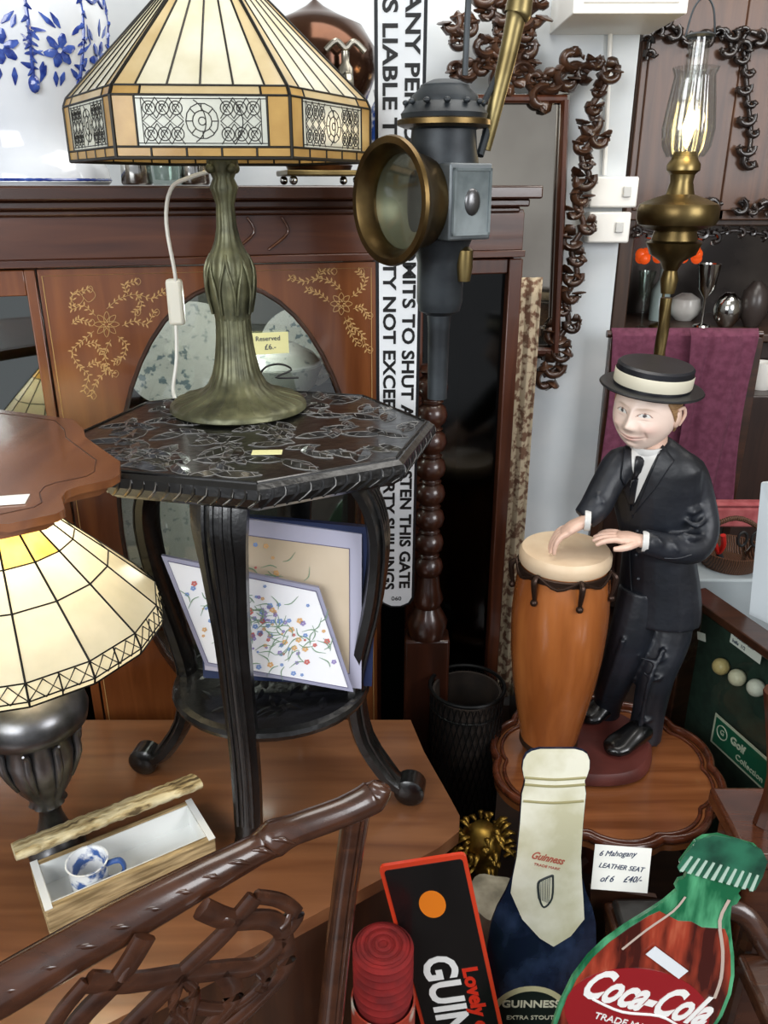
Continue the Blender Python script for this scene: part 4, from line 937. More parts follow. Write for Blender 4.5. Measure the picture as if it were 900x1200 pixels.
def patch(g,c4,n=8,e=.0015,mi=0):
    a,b,c,d=[V((*p,)) for p in c4]; v=[];f=[]
    for j in range(n+1):
        for i in range(n+1):
            u,w=i/n,j/n; q=(a.lerp(b,u)).lerp(d.lerp(c,u),w); v.append(hit(q.x,q.y,e))
    for j in range(n):
        for i in range(n): k=j*(n+1)+i; f.append((k,k+n+1,k+n+2,k+1))
    g.add(v,f,mi)
g=G(); patch(g,[(738,524),(774,524),(744,590),(738,588)],12,.003); g.obj('shirt_front',M('white_shirt_paint','#c9c8c4',.4),so,True)
g=G(); patch(g,[(744,536),(754,536),(748,560),(740,560)],6,.0065); patch(g,[(742,560),(749,560),(744,592),(738,590)],8,.0065); tie=g.obj('necktie',M('black_tie_paint','#14161b',.35),so,True); tie.modifiers.new('s','SOLIDIFY').thickness=.003
g=G(); patch(g,[(732,524),(739,528),(740,598),(727,560)],10,.005); patch(g,[(776,522),(790,540),(768,572),(744,602)],10,.005)
lo=g.obj('lapels',suit,so,True,ang=80); lo.modifiers.new('s','SOLIDIFY').thickness=.004
g=G()
for pl in([(742,603),(738,640),(740,690),(746,716)],[(778,654),(795,654),(810,650)],[(768,545),(778,548)]):
    g.sweep([hit(x,y,.0005) for x,y in pl],[.0018]*len(pl),6,0,4)
g.obj('jacket_seams',suit,so,True,ang=80)
g=G()
for x,y in((747,622),(746,650),(748,678)): g.ell(hit(x,y,.001),.0045,nu=10,nv=8)
g.obj('jacket_buttons',M('button_black','#2a2c32',.2),so,True)
shm=M('black_gloss_shoe','#0a0a0b',.26,coat=.25)
def shoe(h,t):
    h=V(h);t=V(t); L_=t-h
    G().sweep([h+V((0,0,.024)),h.lerp(t,.25)+V((0,0,.029)),h.lerp(t,.5)+V((0,0,.024)),h.lerp(t,.8)+V((0,0,.018)),t+V((0,0,.015)),t+L_.normalized()*.012+V((0,0,.011))],[(.024,.024),(.03,.028),(.031,.023),(.034,.017),(.027,.014),(.01,.007)],18,0,4,ref=(L_.y,-L_.x,0)).obj('shoe',shm,mn,True)
shoe(Hz(754,866,bz_),Hz(716,884,bz_)); shoe(Hz(714,836,bz_),Hz(686,847,bz_))
skin=bpy.data.materials.new('painted_skin'); skin.use_nodes=True; nt=skin.node_tree
at=nt.nodes.new('ShaderNodeVertexColor'); at.layer_name='Col'; nt.links.new(at.outputs[0],nt.nodes['Principled BSDF'].inputs[0]); nt.nodes['Principled BSDF'].inputs['Roughness'].default_value=.38
skin2=M('painted_hand_skin','#cfab97',.4,0,'#dcbba8',20)
def gs(x,z,cx_,cz_,wx,wz): return math.exp(-((x-cx_)/wx)**2-((z-cz_)/wz)**2)
nu,nv=260,220; v=[];f=[];col=[]
for i in range(nv+1):
    th=pi*i/nv
    for k in range(nu):
        a=2*pi*k/nu; nx,ny,nz=math.sin(th)*math.cos(a),math.sin(th)*math.sin(a),math.cos(th)
        x,y,z=nx*.062,ny*.066,nz*.08
        if z<0: q=(-z/.08); x*=1-.15*q**2; y=y*(1-.1*q**2)-.006*q
        fr=max(0,-ny)**.5 if ny<0 else 0
        zm=z-9*x*x if abs(x)<.026 else z-9*.026**2
        d=0
        d+=.0145*gs(x,z,0,-.015,.010,.011)+.0075*gs(x,z,0,.002,.0065,.018)+.004*gs(abs(x),z,.009,-.019,.005,.006)
        d-=.0045*gs(abs(x),z,.023,.009,.011,.008); d+=.003*gs(abs(x),z,.02,.023,.015,.005)
        d+=.008*gs(abs(x),z,.033,-.018,.015,.012); d+=.003*gs(x,zm,0,-.0395,.022,.0035)+.0035*gs(x,zm,0,-.0465,.018,.004)-.003*gs(x,zm,0,-.043,.026,.0016)-.003*gs(x,z,0,-.0555,.012,.004); d+=.005*gs(x,z,0,-.067,.017,.01)
        d-=.0032*gs(abs(x),z,.029,-.033,.003,.011)
        d+=.003*gs(abs(x),z,.023,.009,.008,.0045)-.0015*gs(abs(x),z,.025,-.001,.008,.0016)
        y-=d*fr; v.append((x,y,z))
        base=V((.82,.64,.54))
        if fr>0:
            bl=.38*gs(abs(x),z,.035,-.018,.014,.011)*fr; base=base.lerp(V((.74,.38,.32)),bl)
            lips=max(gs(x,zm,0,-.0395,.023,.0024),gs(x,zm,0,-.0462,.017,.0026)); base=base.lerp(V((.62,.29,.25)),min(1,lips*1.05)*.7*(fr>.3))
            base=base.lerp(V((.22,.08,.06)),gs(x,zm,0,-.043,.026,.001)*.85)
            base=base.lerp(V((.55,.34,.27)),gs(abs(x),z,.03,-.033,.0016,.009)*.55); base=base.lerp(V((.55,.35,.28)),gs(abs(x),z,.025,.0005,.008,.0012)*.5)
            ex=abs(x)-.023; ez=z-.009+ex*ex*18
            inside=(ex/.0105)**2+(ez/.0035)**2
            if inside<1:
                base=V((.72,.70,.66))
                if ex**2+ez**2<.0036**2: base=V((.08,.07,.07))
            elif inside<1.9 and ez>0: base=V((.26,.14,.1))
            br=gs(abs(x),z,.023,.0225-17*(abs(x)-.023)**2,.0135,.0017); base=base.lerp(V((.42,.27,.17)),min(1,br)*.7)
        col.append((*base,1))
for i in range(nv):
    for k in range(nu):
        k2=(k+1)%nu; f.append((i*nu+k,(i+1)*nu+k,(i+1)*nu+k2,i*nu+k2))
hc=W(758,479,1.6); HM=T(*hc)@RZ(-42)@RX(5)@RY(5)@Matrix.Scale(1.04,4)
hg=G().add(v,f,0,HM); hd=hg.obj('head',skin,mn,True); hd.data.shade_smooth()
ca_=hd.data.color_attributes.new('Col','FLOAT_COLOR','POINT')
for i,c_ in enumerate(col): ca_.data[i].color=c_
for sg_ in(-1,1):
    g=G(); g.ell((sg_*.061,.004,-.004),(.007,.013,.02),0,HM); g.sweep([HM@V((sg_*.063,.012,-.02)),HM@V((sg_*.069,.018,0)),HM@V((sg_*.067,.012,.016)),HM@V((sg_*.063,-.004,.014))],.0035,8,0,3); g.obj('ear',skin2,hd,True)
G().sweep([W(764,530,1.608),W(763,500,1.605)],[.034,.03],16,0,3).obj('neck',skin2,hd,True)
G().lathe([(.037,-.006),(.039,.0),(.037,.008),(.034,.008)],X=T(*W(761,523,1.605))@RZ(-36)@RX(8),seg=30,cap=False).obj('shirt_collar',M('white_collar','#cfcfcc',.4),so,True)
g=G(); v=[];f=[]
for i in range(21):
    for k in range(33):
        th=rad(25)+rad(90)*i/20; a=rad(-26)+rad(232)*k/32
        if i>10: a=rad(-26+ (i-10)*3.4)+rad(232-(i-10)*6.8)*k/32
        rr2=1+.012*math.sin(k*2.1)
        v.append((.0645*rr2*math.sin(th)*math.cos(a),.0695*rr2*math.sin(th)*math.sin(a),.082*math.cos(th)))
for i in range(20):
    for k in range(32): q=i*33+k; f.append((q,q+33,q+34,q+1))
g.add(v,f,0,HM); ho=g.obj('hair',M('sandy_painted_hair','#80603f',.5,0,'#a58158',50,(1,1,6),.4),hd,True); ho.modifiers.new('s','SOLIDIFY').thickness=.003
HT=HM@T(0,.004,.042)@RY(1)@RX(-5)
hat=G().lathe([(.0,.0),(.096,0),(.098,.0025),(.096,.005),(.07,.006)],seg=56,X=HT,fn=lambda a,r,z:r*(1+.05*math.sin(a)**2)).obj('hat',M('black_boater','#101114',.4,0,'#17181c',8),mn,True)
G().lathe([(.071,.004),(.071,.044),(.067,.048),(0,.049)],seg=56,X=HT,fn=lambda a,r,z:r*(1+.08*math.sin(a)**2),cap=False).obj('hat_crown',M('black_crown','#16171d',.4),hat,True)
G().lathe([(.0722,.010),(.073,.012),(.073,.032),(.0722,.034)],seg=56,X=HT,fn=lambda a,r,z:r*(1+.08*math.sin(a)**2),cap=False).obj('hat_band',M('cream_hat_band','#cfc9b4',.5),hat,True)
def hand(wr,tip,sgn,curl=.4,side_=None):
    wr=V(wr);tip=V(tip); X=FR(wr,tip-wr,V((0,0,1)).cross(tip-wr))@Matrix.Scale(1.13,4)
    g=G(); g.sweep([(-.012,0,0),(.004,0,.001),(.022,0,.002),(.04,0,0)],[(.014,.012),(.017,.011),(.023,.0105),(.021,.009)],14,0,3,ref=(0,1,0),X=X)
    for i,(y0,L_) in enumerate(((-.0165,.034),(-.0055,.04),(.0055,.038),(.0165,.03))):
        y0*=sgn; sp=y0*.5; z=lambda t:-.018*curl*t*t*1.6
        g.sweep([(.03,y0,0),(.042,y0*1.08,.002),(.042+L_*.4,y0*1.1+sp*.4,.001+z(.4)),(.042+L_*.75,y0*1.1+sp*.7,z(.75)-.001),(.042+L_,y0*1.1+sp*.9,z(1.)-.004)],[.0058,.006,.0054,.0048,.0034],10,0,3,X=X)
    g.sweep([(.008,-.012*sgn,-.001),(.02,-.027*sgn,-.003),(.034,-.035*sgn,-.006),(.046,-.036*sgn,-.009)],[.008,.007,.006,.004],10,0,3,X=X)
    return g.obj('hand',skin2,mn,True,remesh=.0015,smooth=2)
w1=W(683,612,1.53); t1=V((.328,1.545,dt+.03)); hand(w1,w1+(t1-w1).normalized()*.09,1,.5)
w2=W(750,634,1.505); t2=W(688,624,1.53); hand(w2,t2,-1,.25)
for wv_,dv in((w1,t1-w1),(w2,t2-w2)):
    X=FR(wv_-dv.normalized()*.008,V((0,0,1)).cross(dv),V((0,0,1)))
    G().lathe([(.0215,-.008),(.0225,0),(.0215,.004),(.017,.004)],X=X,seg=24,cap=False).obj('shirt_cuff',M('white_cuff_paint','#c9c8c4',.4),so,True)

# ---------- golf display case ----------
a=W(803,692,1.80); b=W(905,744,1.52)
gc=thing('golf_display_case',V(((a.x+b.x)/2,1.62,0)),'dark wooden glazed display case with golf balls and plaque','display case')
Xa=(b-a); Xa.z=0; Xl=.42; Xn=Xa.normalized(); Yn=V((0,0,-1)); nn=Xn.cross(V((0,0,1))).normalized()
Hh=a.z-.001
def Q(u,v_,e=0): return a+Xn*u+Yn*v_+nn*e
g=G()
g.slab(Q(0,0,-.05),Q(0,Hh,-.05),Q(Xl,Hh,-.05),Q(Xl,0,-.05),-.01)
def fb(u0,v0,u1,v1,e0=-.055,e1=.004):
    p=[Q(u0,v0,e0),Q(u0,v1,e0),Q(u1,v1,e0),Q(u1,v0,e0),Q(u0,v0,e1),Q(u0,v1,e1),Q(u1,v1,e1),Q(u1,v0,e1)]
    g.add(p,[(0,1,2,3),(7,6,5,4),(0,4,5,1),(1,5,6,2),(2,6,7,3),(3,7,4,0)])
fb(0,0,Xl,.022); fb(0,.022,.022,Hh); fb(Xl-.022,.022,Xl,Hh); fb(.022,Hh-.03,Xl-.022,Hh)
g.obj('frame',darkh,gc,True,bev=.003)
G().slab(Q(.022,.025,-.046),Q(.022,Hh-.03,-.046),Q(Xl-.022,Hh-.03,-.046),Q(Xl-.022,.025,-.046),-.003).obj('green_backing',M('dark_green_baize','#1c3027',.9,0,'#263d32',40),gc,True)
G().slab(Q(.022,.025,-.002),Q(.022,Hh-.03,-.002),Q(Xl-.022,Hh-.03,-.002),Q(Xl-.022,.025,-.002),-.001).obj('front_glass',glassy('case_glass','#f4f7f5',.05),gc,True)
def onq(px,py,e=-.04):
    d_=D(px,py); o_=a+nn*e; t=(o_-cam0).dot(nn)/d_.dot(nn); p=cam0+d_*t-a; return p.dot(Xn),p.dot(Yn)
for i,(px,py,h) in enumerate(((845,781,'#cbb27a'),(864,794,'#dcd3b8'),(886,806,'#e0dccf'))):
    u,v_=onq(px,py,-.024); cc=Q(u,v_,-.0235)
    G().ell(cc,.0205,nu=24,nv=16).obj('golf_ball',M('golf_ball_paint.%d'%i,h,.35,0,h,60,kind='dot',bump=.5,bs=140),label='old dimpled golf ball mounted inside the display case',cat='golf ball',org=cc,group='golf balls in display case')
u,v_=onq(874,757,-.008); X=FR(Q(u,v_,-.008),Xn,-Yn); G().box((0,0,0),(.1,.036,.001),0,X).obj('note_card',paper,gc,True)
g=G(); g.text('Wooden Golf',.012,X@T(-.042,.007,.001)); g.text('balls  1/2',.012,X@T(-.042,-.008,.001)); g.obj('handwriting',bluei,gc,True)
u,v_=onq(822,746,-.008); G().box((0,0,0),(.03,.02,.001),0,FR(Q(u,v_,-.008),Xn+V((0,0,.3)),V((0,0,1)))).obj('paper_tag',paper,gc,True)
u,v_=onq(858,862); X=FR(Q(u+.045,v_+.012,-.03),Xn,-Yn)
G().box((0,0,0),(.2,.085,.002),0,X).obj('plaque_border',M('cream_border','#d6d3bd',.5),gc,True)
G().box((0,0,.0012),(.186,.072,.002),0,X).obj('plaque',M('green_plaque','#1f6249',.4),gc,True)
g=G(); g.text('Golf',.028,X@T(-.035,.012,.0028),off=.0008); g.text('Collection',.022,X@T(-.01,-.019,.0028)); g.sweep([X@V((-.065+.018*math.cos(k*pi/8),.008+.018*math.sin(k*pi/8),.003)) for k in range(16)],.0014,5,0,1,closed=True); g.text('G',.02,X@T(-.072,.008,.0028)); g.obj('plaque_lettering',M('cream_ink','#dedcc8',.5),gc,True)

# ---------- things right of the man ----------
tz=W(850,650,1.97).z-.04
G().bb((.80,1.9,0),(1.3,2.1,tz)).obj('grey_side_table',M('pale_grey_paint','#8d979b',.6,0,'#9fa7aa',6),label='pale grey painted low table behind the display case',cat='table',bev=.006,org=(1.0,1.98,0))
c=V((W(853,680,1.98).x,1.995,tz+.001))
bk=thing('wicker_tool_basket',c,'brown basket holding pliers and tools behind display case','basket')
wk=M('brown_wicker','#3a2417',.6,0,'#5f3d26',60,kind='wave',bump=.5)
G().lathe([(0,0),(.07,0),(.085,.03),(.09,.05),(.084,.05),(.066,.008),(0,.008)],seg=36).obj('bowl',wk,bk)
G().sweep([(-.085,0,.04),(-.07,0,.1),(0,0,.135),(.07,0,.1),(.085,0,.04)],.007).obj('handle',wk,bk)
redp=M('red_handle_plastic','#b0221c',.35)
pl=thing('red_handled_pliers',c+V((-.03,-.02,.012)),'pliers with red handles resting in brown basket','pliers')
G().sweep([(-.05,-.02,.09),(-.03,-.015,.06),(-.01,0,.03)],.007).sweep([(-.02,-.03,.095),(-.01,-.02,.06),(-.01,0,.03)],.007).obj('grips',redp,pl)
G().sweep([(-.01,0,.03),(.0,0,.01),(.01,0,.002)],[.008,.009,.003]).obj('jaws',blackm,pl)
sc_=thing('black_handled_shears',c+V((.03,-.02,.012)),'shears with looped black handles standing in brown basket','shears')
for k in(-1,1): G().sweep([(k*.018+.012*math.cos(q*pi/4),-.01,.075+.02*math.sin(q*pi/4)) for q in range(8)],.004,8,0,2,closed=True).obj('handle_loop',ink,sc_)
G().sweep([(-.012,-.01,.056),(0,0,.02),(.004,0,0)],[.004,.005,.002]).sweep([(.012,-.01,.056),(0,0,.02),(-.004,0,0)],[.004,.005,.002]).obj('blades',silver,sc_)
G().slab(W(892,566,1.72),W(878,720,1.72),W(960,760,1.62),W(975,560,1.62),-.01).obj('white_board',M('white_board_paint','#c6ced2',.6),label='plain white board leaning behind display case',cat='board',org=W(886,718,1.7))
wf=thing('mahogany_stand',(.72,1.17,0),'polished mahogany furniture stand with moulded base','furniture')
p0=W(868,960,1.17); p1=W(893,820,1.17)
G().bb((p0.x,1.11,0),(p0.x+.3,1.25,p0.z-.045)).bb((p0.x-.02,1.09,p0.z-.045),(p0.x+.32,1.27,p0.z-.01)).obj('moulded_base',mahog,wf,True,bev=.008)
G().sweep([(p0.x+.045,1.17,p0.z-.0102),(p0.x+.05,1.17,p0.z+.1),(p1.x+.02,1.17,p1.z+.02)],[(.018,.02),(.016,.018),(.02,.02)],8,0,3).obj('upright',mahogv,wf,True)

# ---------- dark basket, gilt foot, bucket ----------
c=V((W(548,860,1.66).x-.006,1.665,0)); pr=.09; pth=W(552,805,1.66).z
bkt=thing('black_metal_basket',c,'tall black metal mesh basket standing on the floor','basket')
biron=M('black_iron','#101112',.35,.6,'#1d1f1f',8)
G().lathe([(0,0),(.075,0),(.08,.01),(.083,.3),(pr-.006,pth-.012),(pr-.012,pth-.012),(.066,.05),(0,.04)],seg=44).obj('vessel',M('dark_basket_inner','#1b1613',.6,0,'#2c231c',30),bkt)
g=G()
for k in range(36):
    for sg in(-1,1):
        a0=2*pi*k/36
        g.sweep([((.0855+.0045*t)*math.cos(a0+sg*1.2*t),(.0855+.0045*t)*math.sin(a0+sg*1.2*t),.06+(pth-.07)*t) for t in(0,.25,.5,.75,1)],.0016,4,0,1)
g.sweep([(pr*math.cos(q*pi/16),pr*math.sin(q*pi/16),pth) for q in range(32)],.005,8,0,1,closed=True)
for zz in(pth-.05,.06): g.sweep([((pr-.002)*math.cos(q*pi/16),(pr-.002)*math.sin(q*pi/16),zz) for q in range(32)],.003,6,0,1,closed=True)
g.obj('mesh_weave',biron,bkt)
c=V((W(570,990,1.36).x-.01,1.36,0)); zt_=W(570,968,1.36).z
gf=thing('gilt_leaf_pedestal',c,'gilt acanthus leaf pedestal base standing on floor','pedestal')
g=G(); g.lathe([(0,0),(.075,0),(.075,.05),(.05,.09),(.035,.15),(.04,zt_-.08),(.045,zt_-.03),(.02,zt_)],seg=40)
rg=random.Random(9)
for k in range(70):
    a=rg.uniform(0,2*pi); hh=rg.uniform(0,1); r0=.05*math.sqrt(1-hh*hh*.8); zz=zt_-.07+.075*hh; a2=a+rg.uniform(-.7,.7); L2=rg.uniform(.018,.034)
    b_=V((r0*math.cos(a),r0*math.sin(a),zz)); d_=V((math.cos(a2),math.sin(a2),rg.uniform(-.2,.7))).normalized()
    g.sweep([b_,b_+d_*L2*.5+V((0,0,.005)),b_+d_*L2+V((0,0,-.004))],[(.004,.002),(.008,.0025),(.0015,.001)],6,0,3)
g.obj('leafwork',gilt,gf,ang=80)
c=V((W(578,1060,1.2).x,1.2,0)); zr_=W(574,1050,1.2).z
G().lathe([(0,0),(.06,0),(.07,.04),(.055,zr_*.6),(.065,zr_*.9),(.055,zr_),(0,zr_+.01)],c=c,seg=32,fn=lambda a,r,z:r*(1+.08*math.sin(5*a+z*30))).obj('stone_ornament',M('mottled_stone','#7a7563',.7,0,'#b7b09a',18,bump=.6),label='mottled pale carved stone ornament beside bottle sign',cat='ornament',org=c)
# ---------- red roll in tin ----------
c=V((W(449,1150,.96).x,.955,0)); zt_=W(449,1104,.96).z
tn=thing('floral_tin',c,'cream floral printed round tin standing on floor','tin')
ftm=M('floral_tin_print','#ded5c4',.4,0,'#a8402f',26,kind='dot',thr=(.12,.4))
zc=W(449,1165,.96).z
G().lathe([(0,0),(.053,0),(.054,.004),(.054,zc),(.051,zc),(.051,.01),(0,.01)],seg=36).obj('canister',ftm,tn)
c2=c+V((0,0,.0115))
g=G(); zz=zt_-.0115
pf=[(0,0),(.045,.0)]
h=.02
while h<zz-.012: pf+=[(.045,h),(.05 if h>zc-.005 else .047,h+.006),(.045,h+.012)]; h+=.016
pf+=[(.046,zz-.004),(.038,zz),(0,zz)]
g.lathe(pf,seg=36)
for k in range(3): g.sweep([((.035-.012*k)*math.cos(q*pi/8),(.035-.012*k)*math.sin(q*pi/8),zz) for q in range(16)],.004,8,0,1,closed=True)
g.v=[v_+c2 for v_ in g.v]; g.obj('red_fabric_roll',M('red_ribbed_cloth','#861413',.85,0,'#680e10',30,bump=.3),label='rolled red ribbed fabric standing inside floral tin',cat='fabric roll',org=c2)

# ---------- stout advertising sign (long) ----------
tl_=W(449,1032,1.0);tr_=W(541,984,1.0)
tp=(tl_+tr_)/2; dn=W(541,1200,1.0)-W(494,1006,1.0); dn=V((dn.x,.0,dn.z)).normalized()
Ls=(tp.z-.001)/(-dn.z)-.02
tsr=thing('stout_advertising_sign',tp+dn*Ls,'long black enamel advertising sign with orange red border','sign')
Xs=FR(tp,dn,V((-dn.z,0,dn.x))); hw=(tr_-tl_).length/2*.94
def rr_rect(x0,x1,y0,y1,r,n=5):
    o=[]
    for cx_,cy_,a0 in((x1-r,y1-r,0),(x0+r,y1-r,90),(x0+r,y0+r,180),(x1-r,y0+r,270)):
        for k in range(n+1): a=rad(a0+90*k/n); o.append((cx_+r*math.cos(a),cy_+r*math.sin(a)))
    return o
G().prism(rr_rect(0,Ls,-hw,hw,.01),-.006,0,X=Xs).obj('border',M('orange_red_enamel','#c93c20',.3,coat=.4),tsr,True)
G().prism(rr_rect(.009,Ls-.009,-hw+.007,hw-.007,.006),.0001,.0012,X=Xs).obj('panel',M('black_enamel','#121212',.25,coat=.4),tsr,True)
G().text('GUINNESS',.08,Xs@T(.212,-.016,.0015),fit=.385,off=.0022).obj('white_lettering',M('white_enamel','#eeeeea',.3),tsr,True)
G().text('Lovely day for a',.036,Xs@T(.25,.035,.0015),fit=.3,off=.0014).obj('red_lettering',M('red_enamel','#d0301c',.3),tsr,True)
g=G(); g.prism([(.095+.03*math.cos(q*pi/16),.022*math.sin(q*pi/16)) for q in range(32)],.0012,.002,X=Xs); g.obj('orange_spot',M('orange_enamel','#e07a1e',.3),tsr,True)
# ---------- stout bottle cut-out ----------
b0=W(653,880,1.12); Lb=b0.z-.003
sbt=thing('stout_bottle_sign',V((b0.x,1.12+.0,0)),'flat bottle shaped sign with cream foil and dark body','sign')
Xb=FR(b0,(1,0,0),(-.04,.06,1))
half=[(-.004,.03),(0,.044),(.006,.052),(.018,.057),(.035,.058),(.05,.055),(.058,.052),(.07,.053),(.085,.056),(.15,.056),(.22,.058),(.265,.063),(.3,.073),(.335,.087),(.37,.096),(.42,.101),(.48,.103),(Lb-.01,.103),(Lb,.09)]
ol_=[(w,-y) for y,w in half]+[(-w,-y) for y,w in half[::-1]]
G().prism(ol_,-.006,0,X=Xb).obj('bottle_body',M('navy_black_glass_print','#141b31',.22,0,'#384869',8,(1.6,1,1),coat=.5,thr=(.5,.75)),sbt,True)
foil=[(w-.001,-y) for y,w in half if y<.29]+[(.068,-.31),(.074,-.36),(.052,-.4),(.022,-.425),(-.005,-.405),(-.04,-.36),(-.064,-.3)]+[(-w+.001,-y) for y,w in half[::-1] if y<.29]
G().prism(foil,.0001,.0012,X=Xb).obj('foil_label',M('cream_gold_foil','#cdc8a8',.35,0,'#e9e6d2',6,(2,2,2),bump=.2,thr=(.38,.62)),sbt,True)
g=G()
for y in(.052,.066,.1): g.sweep([Xb@V((-.052,-y,.002)),Xb@V((0,-y-.004,.002)),Xb@V((.052,-y,.002))],.0024,6)
g.obj('foil_rings',M('foil_shadow_band','#968f66',.4),sbt,True)
g=G(); hx,hy=-.004,-.285
def HP(x,y): return Xb@V((hx+x*.85,hy+y*.85,.002))
g.sweep([HP(.016,.03),HP(.018,-.03),HP(.002,-.055),HP(-.01,-.03)],.0018,6); g.sweep([HP(.016,.03),HP(-.004,.02),HP(-.014,.008),HP(-.01,-.03)],.0022,6)
for k in range(6): g.sweep([HP(-.01+.004*k,.012+.002*k),HP(-.006+.0035*k,-.035-.002*k)],.0006,4,0,1)
g.obj('harp_emblem',M('dark_grey_ink','#2d3436',.4),sbt,True)
g=G(); g.text('Guinness',.022,Xb@T(-.032,-.215,.0015)@RZ(-14),shear=.4,fit=.06,off=.0004); g.text('TRADE MARK',.008,Xb@T(-.026,-.235,.0015)@RZ(-14)); g.obj('red_signature',M('faded_red_ink','#b05a48',.5),sbt,True)
oy=-.6; rr0=.078
G().prism([(-.012+rr0*math.cos(q*pi/20),oy+rr0*math.sin(q*pi/20)) for q in range(40)],.0001,.001,X=Xb).obj('oval_label',M('pale_gold_label','#cfc79c',.4),sbt,True)
G().prism([(-.012+.066*math.cos(q*pi/20),oy+.066*math.sin(q*pi/20)) for q in range(40)],.001,.0014,X=Xb).obj('dark_label_disc',M('dark_green_label','#17211d',.4),sbt,True)
g=G(); g.text('GUINNESS',.024,Xb@T(-.012,oy+.034,.0018),al='CENTER',off=.0006); g.text('EXTRA STOUT',.014,Xb@T(-.012,oy-.0,.0018),al='CENTER'); g.obj('label_lettering',M('cream_lettering','#e3dfc4',.4),sbt,True)
# ---------- cola bottle cut-out ----------
k0=W(864,985,.92); ax=(W(738,1200,.9)-W(860,996,.92)); ax.y=-.03; ax.normalize()
Lk=(k0.z-.012)/(-ax.z)-.012
cs=thing('cola_bottle_sign',k0+ax*Lk,'flat cola bottle shaped tin sign with green neck','sign')
Xk=FR(k0,V((-ax.z,0,ax.x)),-ax)
hk=[(0,.03),(.01,.05),(.022,.058),(.062,.064),(.07,.058),(.074,.046),(.086,.045),(.091,.052),(.104,.052),(.11,.046),(.135,.056),(.165,.074),(.195,.093),(.23,.111),(.265,.123),(.31,.13),(.37,.128),(.44,.118),(.52,.11),(.62,.112),(Lk-.02,.114),(Lk,.1)]
hk=[p for p in hk if p[0]<=Lk]
ok=[(w,-y) for y,w in hk]+[(-w,-y) for y,w in hk[::-1]]
G().prism(ok,-.006,0,X=Xk).obj('bottle_body',M('green_bottle_print','#155e3c',.2,0,'#63b886',7,(4,1.5,1),coat=.5,thr=(.42,.66)),cs,True)
cola=[(w-.007,-y) for y,w in hk if y>=.165]; cola=[(.02,-.16),(.055,-.152)]+cola+[(-x,y) for x,y in cola[::-1]]+[(-.055,-.152),(-.02,-.16),(0,-.155)]
G().prism(cola,.0001,.001,X=Xk).obj('cola_fill',M('cola_brown_red_print','#3d120d',.2,0,'#9a3a26',5,(5,1.5,1),coat=.5,thr=(.46,.62),c3='#bd6548'),cs,True)
g=G(); cp=[]
for k in range(21):
    x=-.0645+.00645*k; cp.append((x,-.070-(.006 if k%2 else 0)))
cp=cp+[(.064,-.045),(.058,-.018),(.04,-.002),(0,.004),(-.04,-.002),(-.058,-.018),(-.064,-.045)]
g.prism(cp,.0001,.003,X=Xk); g.obj('crown_cap',M('dark_green_cap','#153a2d',.3,0,'#2b6a50',20,coat=.4),cs,True)
g=G()
for k in range(10): x=-.058+.0129*k; g.prism([(x-.003,-.073),(x+.003,-.073),(x*.94+.0018,-.044),(x*.94-.0018,-.044)],.0031,.0042,X=Xk)
g.obj('cap_flutes',M('pale_cap_highlight','#a9c0b0',.35),cs,True)
g=G(); g.prism([(-.004+.12*math.cos(q*pi/20),-.345+.088*math.sin(q*pi/20)) for q in range(40)],.0012,.002,X=Xk); g.obj('red_label',M('cola_red_enamel','#8e1a20',.25,coat=.5),cs,True)
whit=M('white_print','#e9e8e4',.35)
g=G(); g.text('Coca-Cola',.082,Xk@T(-.004,-.312,.0025),al='CENTER',shear=.45,off=.0024,fit=.215); g.sweep([Xk@V(p) for p in((-.085,-.338,.0026),(-.03,-.348,.0026),(.03,-.338,.0026),(.07,-.348,.0026))],.0022,6)
g.obj('script_lettering',whit,cs,True)
G().text('TRADE MARK ®',.018,Xk@T(-.004,-.368,.0025),al='CENTER').obj('small_lettering',whit,cs,True)
G().text('BOTTLE',.02,Xk@T(-.004,-.39,.0025),al='CENTER').obj('small_lettering',whit,cs,True)
g=G()
for pl,r_ in(([(-.03,-.115),(-.036,-.145),(-.06,-.19),(-.08,-.235)],.002),([(.036,-.1),(.04,-.14),(.07,-.19),(.092,-.24),(.1,-.28)],.003)):
    g.sweep([Xk@V((x,y,.0015)) for x,y in pl],[(r_,.0006)]*len(pl),6,0,3,ref=(1,0,0))
g.obj('printed_highlights',M('pale_highlight_print','#b9a79a',.3),cs,True)
G().box((0,0,.0045),(.075,.02,.001),0,Xk@T(-.005,-.235,0)@RZ(-22)).obj('tape_strip',M('white_tape','#d9dde0',.5),cs,True)

# ---------- leather seat + card ----------
st2=thing('leather_seat_stool',(.62,1.03,0),'dark wood stool with black leather seat','stool')
G().bb((.42,1.01,.34),(.60,1.16,.38)).obj('seat_rail',chairw,st2,True,bev=.008)
G().bb((.43,1.02,.3805),(.59,1.15,.4)).obj('leather_pad',M('black_leather','#141211',.4,0,'#1e1b19',40,bump=.3),st2,True,bev=.01)
for x,y in((.44,1.025),(.58,1.025),(.44,1.13),(.58,1.13)): G().lathe([(.014,0),(.018,.1),(.014,.2),(.02,.34)],c=(x,y,0),seg=16).obj('leg',chairw,st2,True)
cc=thing('curved_back_chair',(.74,.96,0),'dark brown chair with curved padded back rail','chair')
G().sweep([W(842,1062,1.03),W(872,1072,1.02),W(895,1105,1.0),W(930,1160,.97),W(960,1230,.95)],[(.016,.02)]*5,10,0,5).obj('back_rail',chairw,cc,True)
G().sweep([W(880,1080,1.02),V((.63,1.03,.3)),V((.63,1.04,0))],[.014,.014,.012],8,0,4).obj('leg',chairw,cc,True)
G().bb((.6,.8,.4),(.95,1.0,.44)).obj('seat',chairw,cc,True,bev=.01)
c=W(728,1018,1.16)
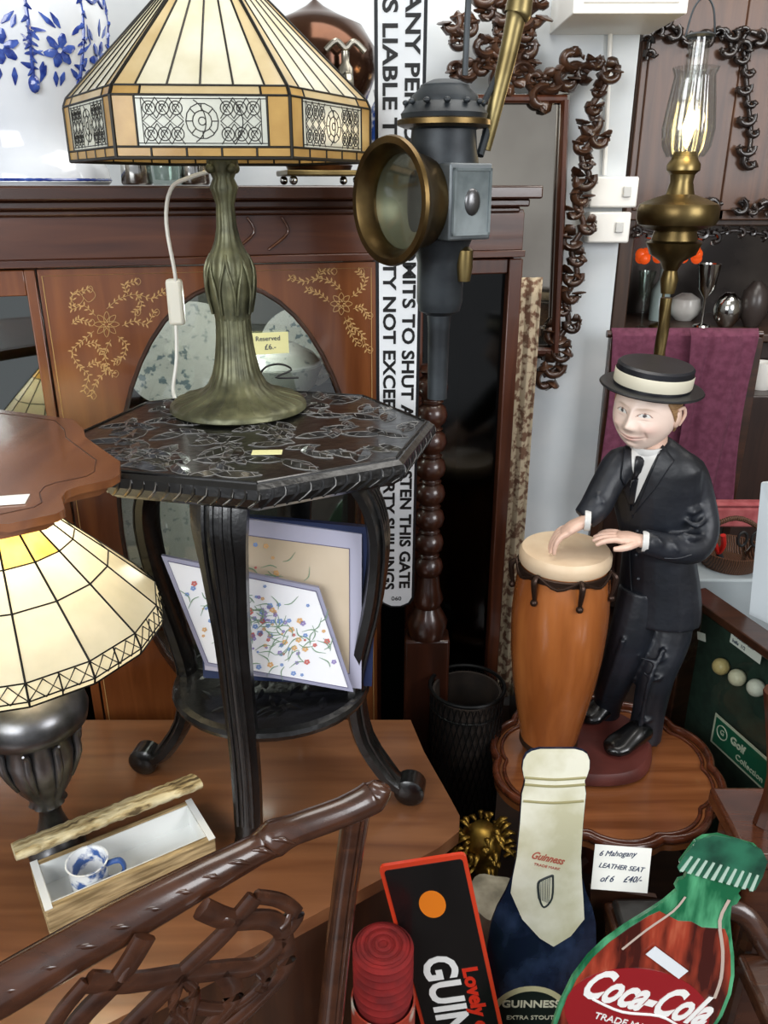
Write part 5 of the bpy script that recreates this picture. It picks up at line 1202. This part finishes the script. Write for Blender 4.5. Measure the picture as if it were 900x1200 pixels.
pc=thing('handwritten_price_card',c,'white handwritten price card propped by bottle signs','card')
Xc=FR(c,(1,0,-.1),(0,.35,.93))
G().box((0,0,0),(.108,.085,.001),0,Xc).obj('card',paper,pc,True)
g=G(); g.text('6 Mahogany',.0145,Xc@T(-.046,.026,.001)@RZ(3),shear=.5); g.text('LEATHER SEAT',.013,Xc@T(-.044,.004,.001)@RZ(-2),shear=.4); g.text('of 6    £40/-',.0165,Xc@T(-.04,-.022,.001)@RZ(3),shear=.5); g.obj('handwriting',bluei,pc,True)
G().slab(W(692,1040,1.17),W(770,1052,1.17),W(770,1120,1.17),W(692,1110,1.17),.01).obj('card_holder',darkh,pc,True)

# ---------- lights ----------
def area(n,loc,tgt,size,e,col):
    l=bpy.data.lights.new(n,'AREA'); l.shape='RECTANGLE'; l.size=size[0]; l.size_y=size[1]; l.energy=e; l.color=col
    o=bpy.data.objects.new(n,l); o.location=loc; o.rotation_euler=(V(tgt)-V(loc)).to_track_quat('-Z','Y').to_euler(); sc.collection.objects.link(o)
area('shop_window_light',(-1.4,-1.3,2.3),(0,1.5,.9),(2.0,1.4),88,(.95,.98,1))
area('side_window_light',(2.2,-.6,2.2),(.5,1.8,.9),(1.3,1.3),54,(.97,.98,1))
area('ceiling_light',(.4,1.5,2.7),(.4,1.5,0),(1.2,.8),20,(1,.97,.92))
area('far_room_light',(1.5,2.2,2.7),(1.3,2.9,1.2),(.8,.5),13,(1,.97,.92))
def pl_(n,loc,e,col,r=.03):
    l=bpy.data.lights.new(n,'POINT'); l.energy=e; l.color=col; l.shadow_soft_size=r; o=bpy.data.objects.new(n,l); o.location=loc; sc.collection.objects.link(o)
pl_('lamp_bulb_light',(lc.x,lc.y,lc.z+.56),5.5,(1,.9,.72))
pl_('second_bulb_light',(LX,LY,dz+.58),3.0,(1,.88,.66))
pl_('flame_light',(.646,1.83,1.78),.9,(1,.75,.4))
q=cabw(oc,.06,1.42); pl_('cabinet_interior_fill',q,2.2,(.98,1,.97))  # unseen fill lamp added to brighten the china behind the oval glass
q=cabw(oc,.08,1.05); pl_('lower_interior_fill',q,.8,(.98,1,.97))  # second added fill, lifts the dark lower half of the cabinet
w=bpy.data.worlds.new('world'); sc.world=w; w.use_nodes=True; w.node_tree.nodes['Background'].inputs[0].default_value=(.9,.93,1,1); w.node_tree.nodes['Background'].inputs[1].default_value=.58
sc.view_settings.view_transform='Standard'
cam=bpy.data.cameras.new('camera'); cam.sensor_fit='VERTICAL'; cam.sensor_height=36; cam.lens=F/1200*36; cam.clip_start=.02
co=bpy.data.objects.new('camera',cam); co.location=(0,0,CAMZ); co.rotation_euler=(pi/2-PIT,0,0); sc.collection.objects.link(co); sc.camera=co
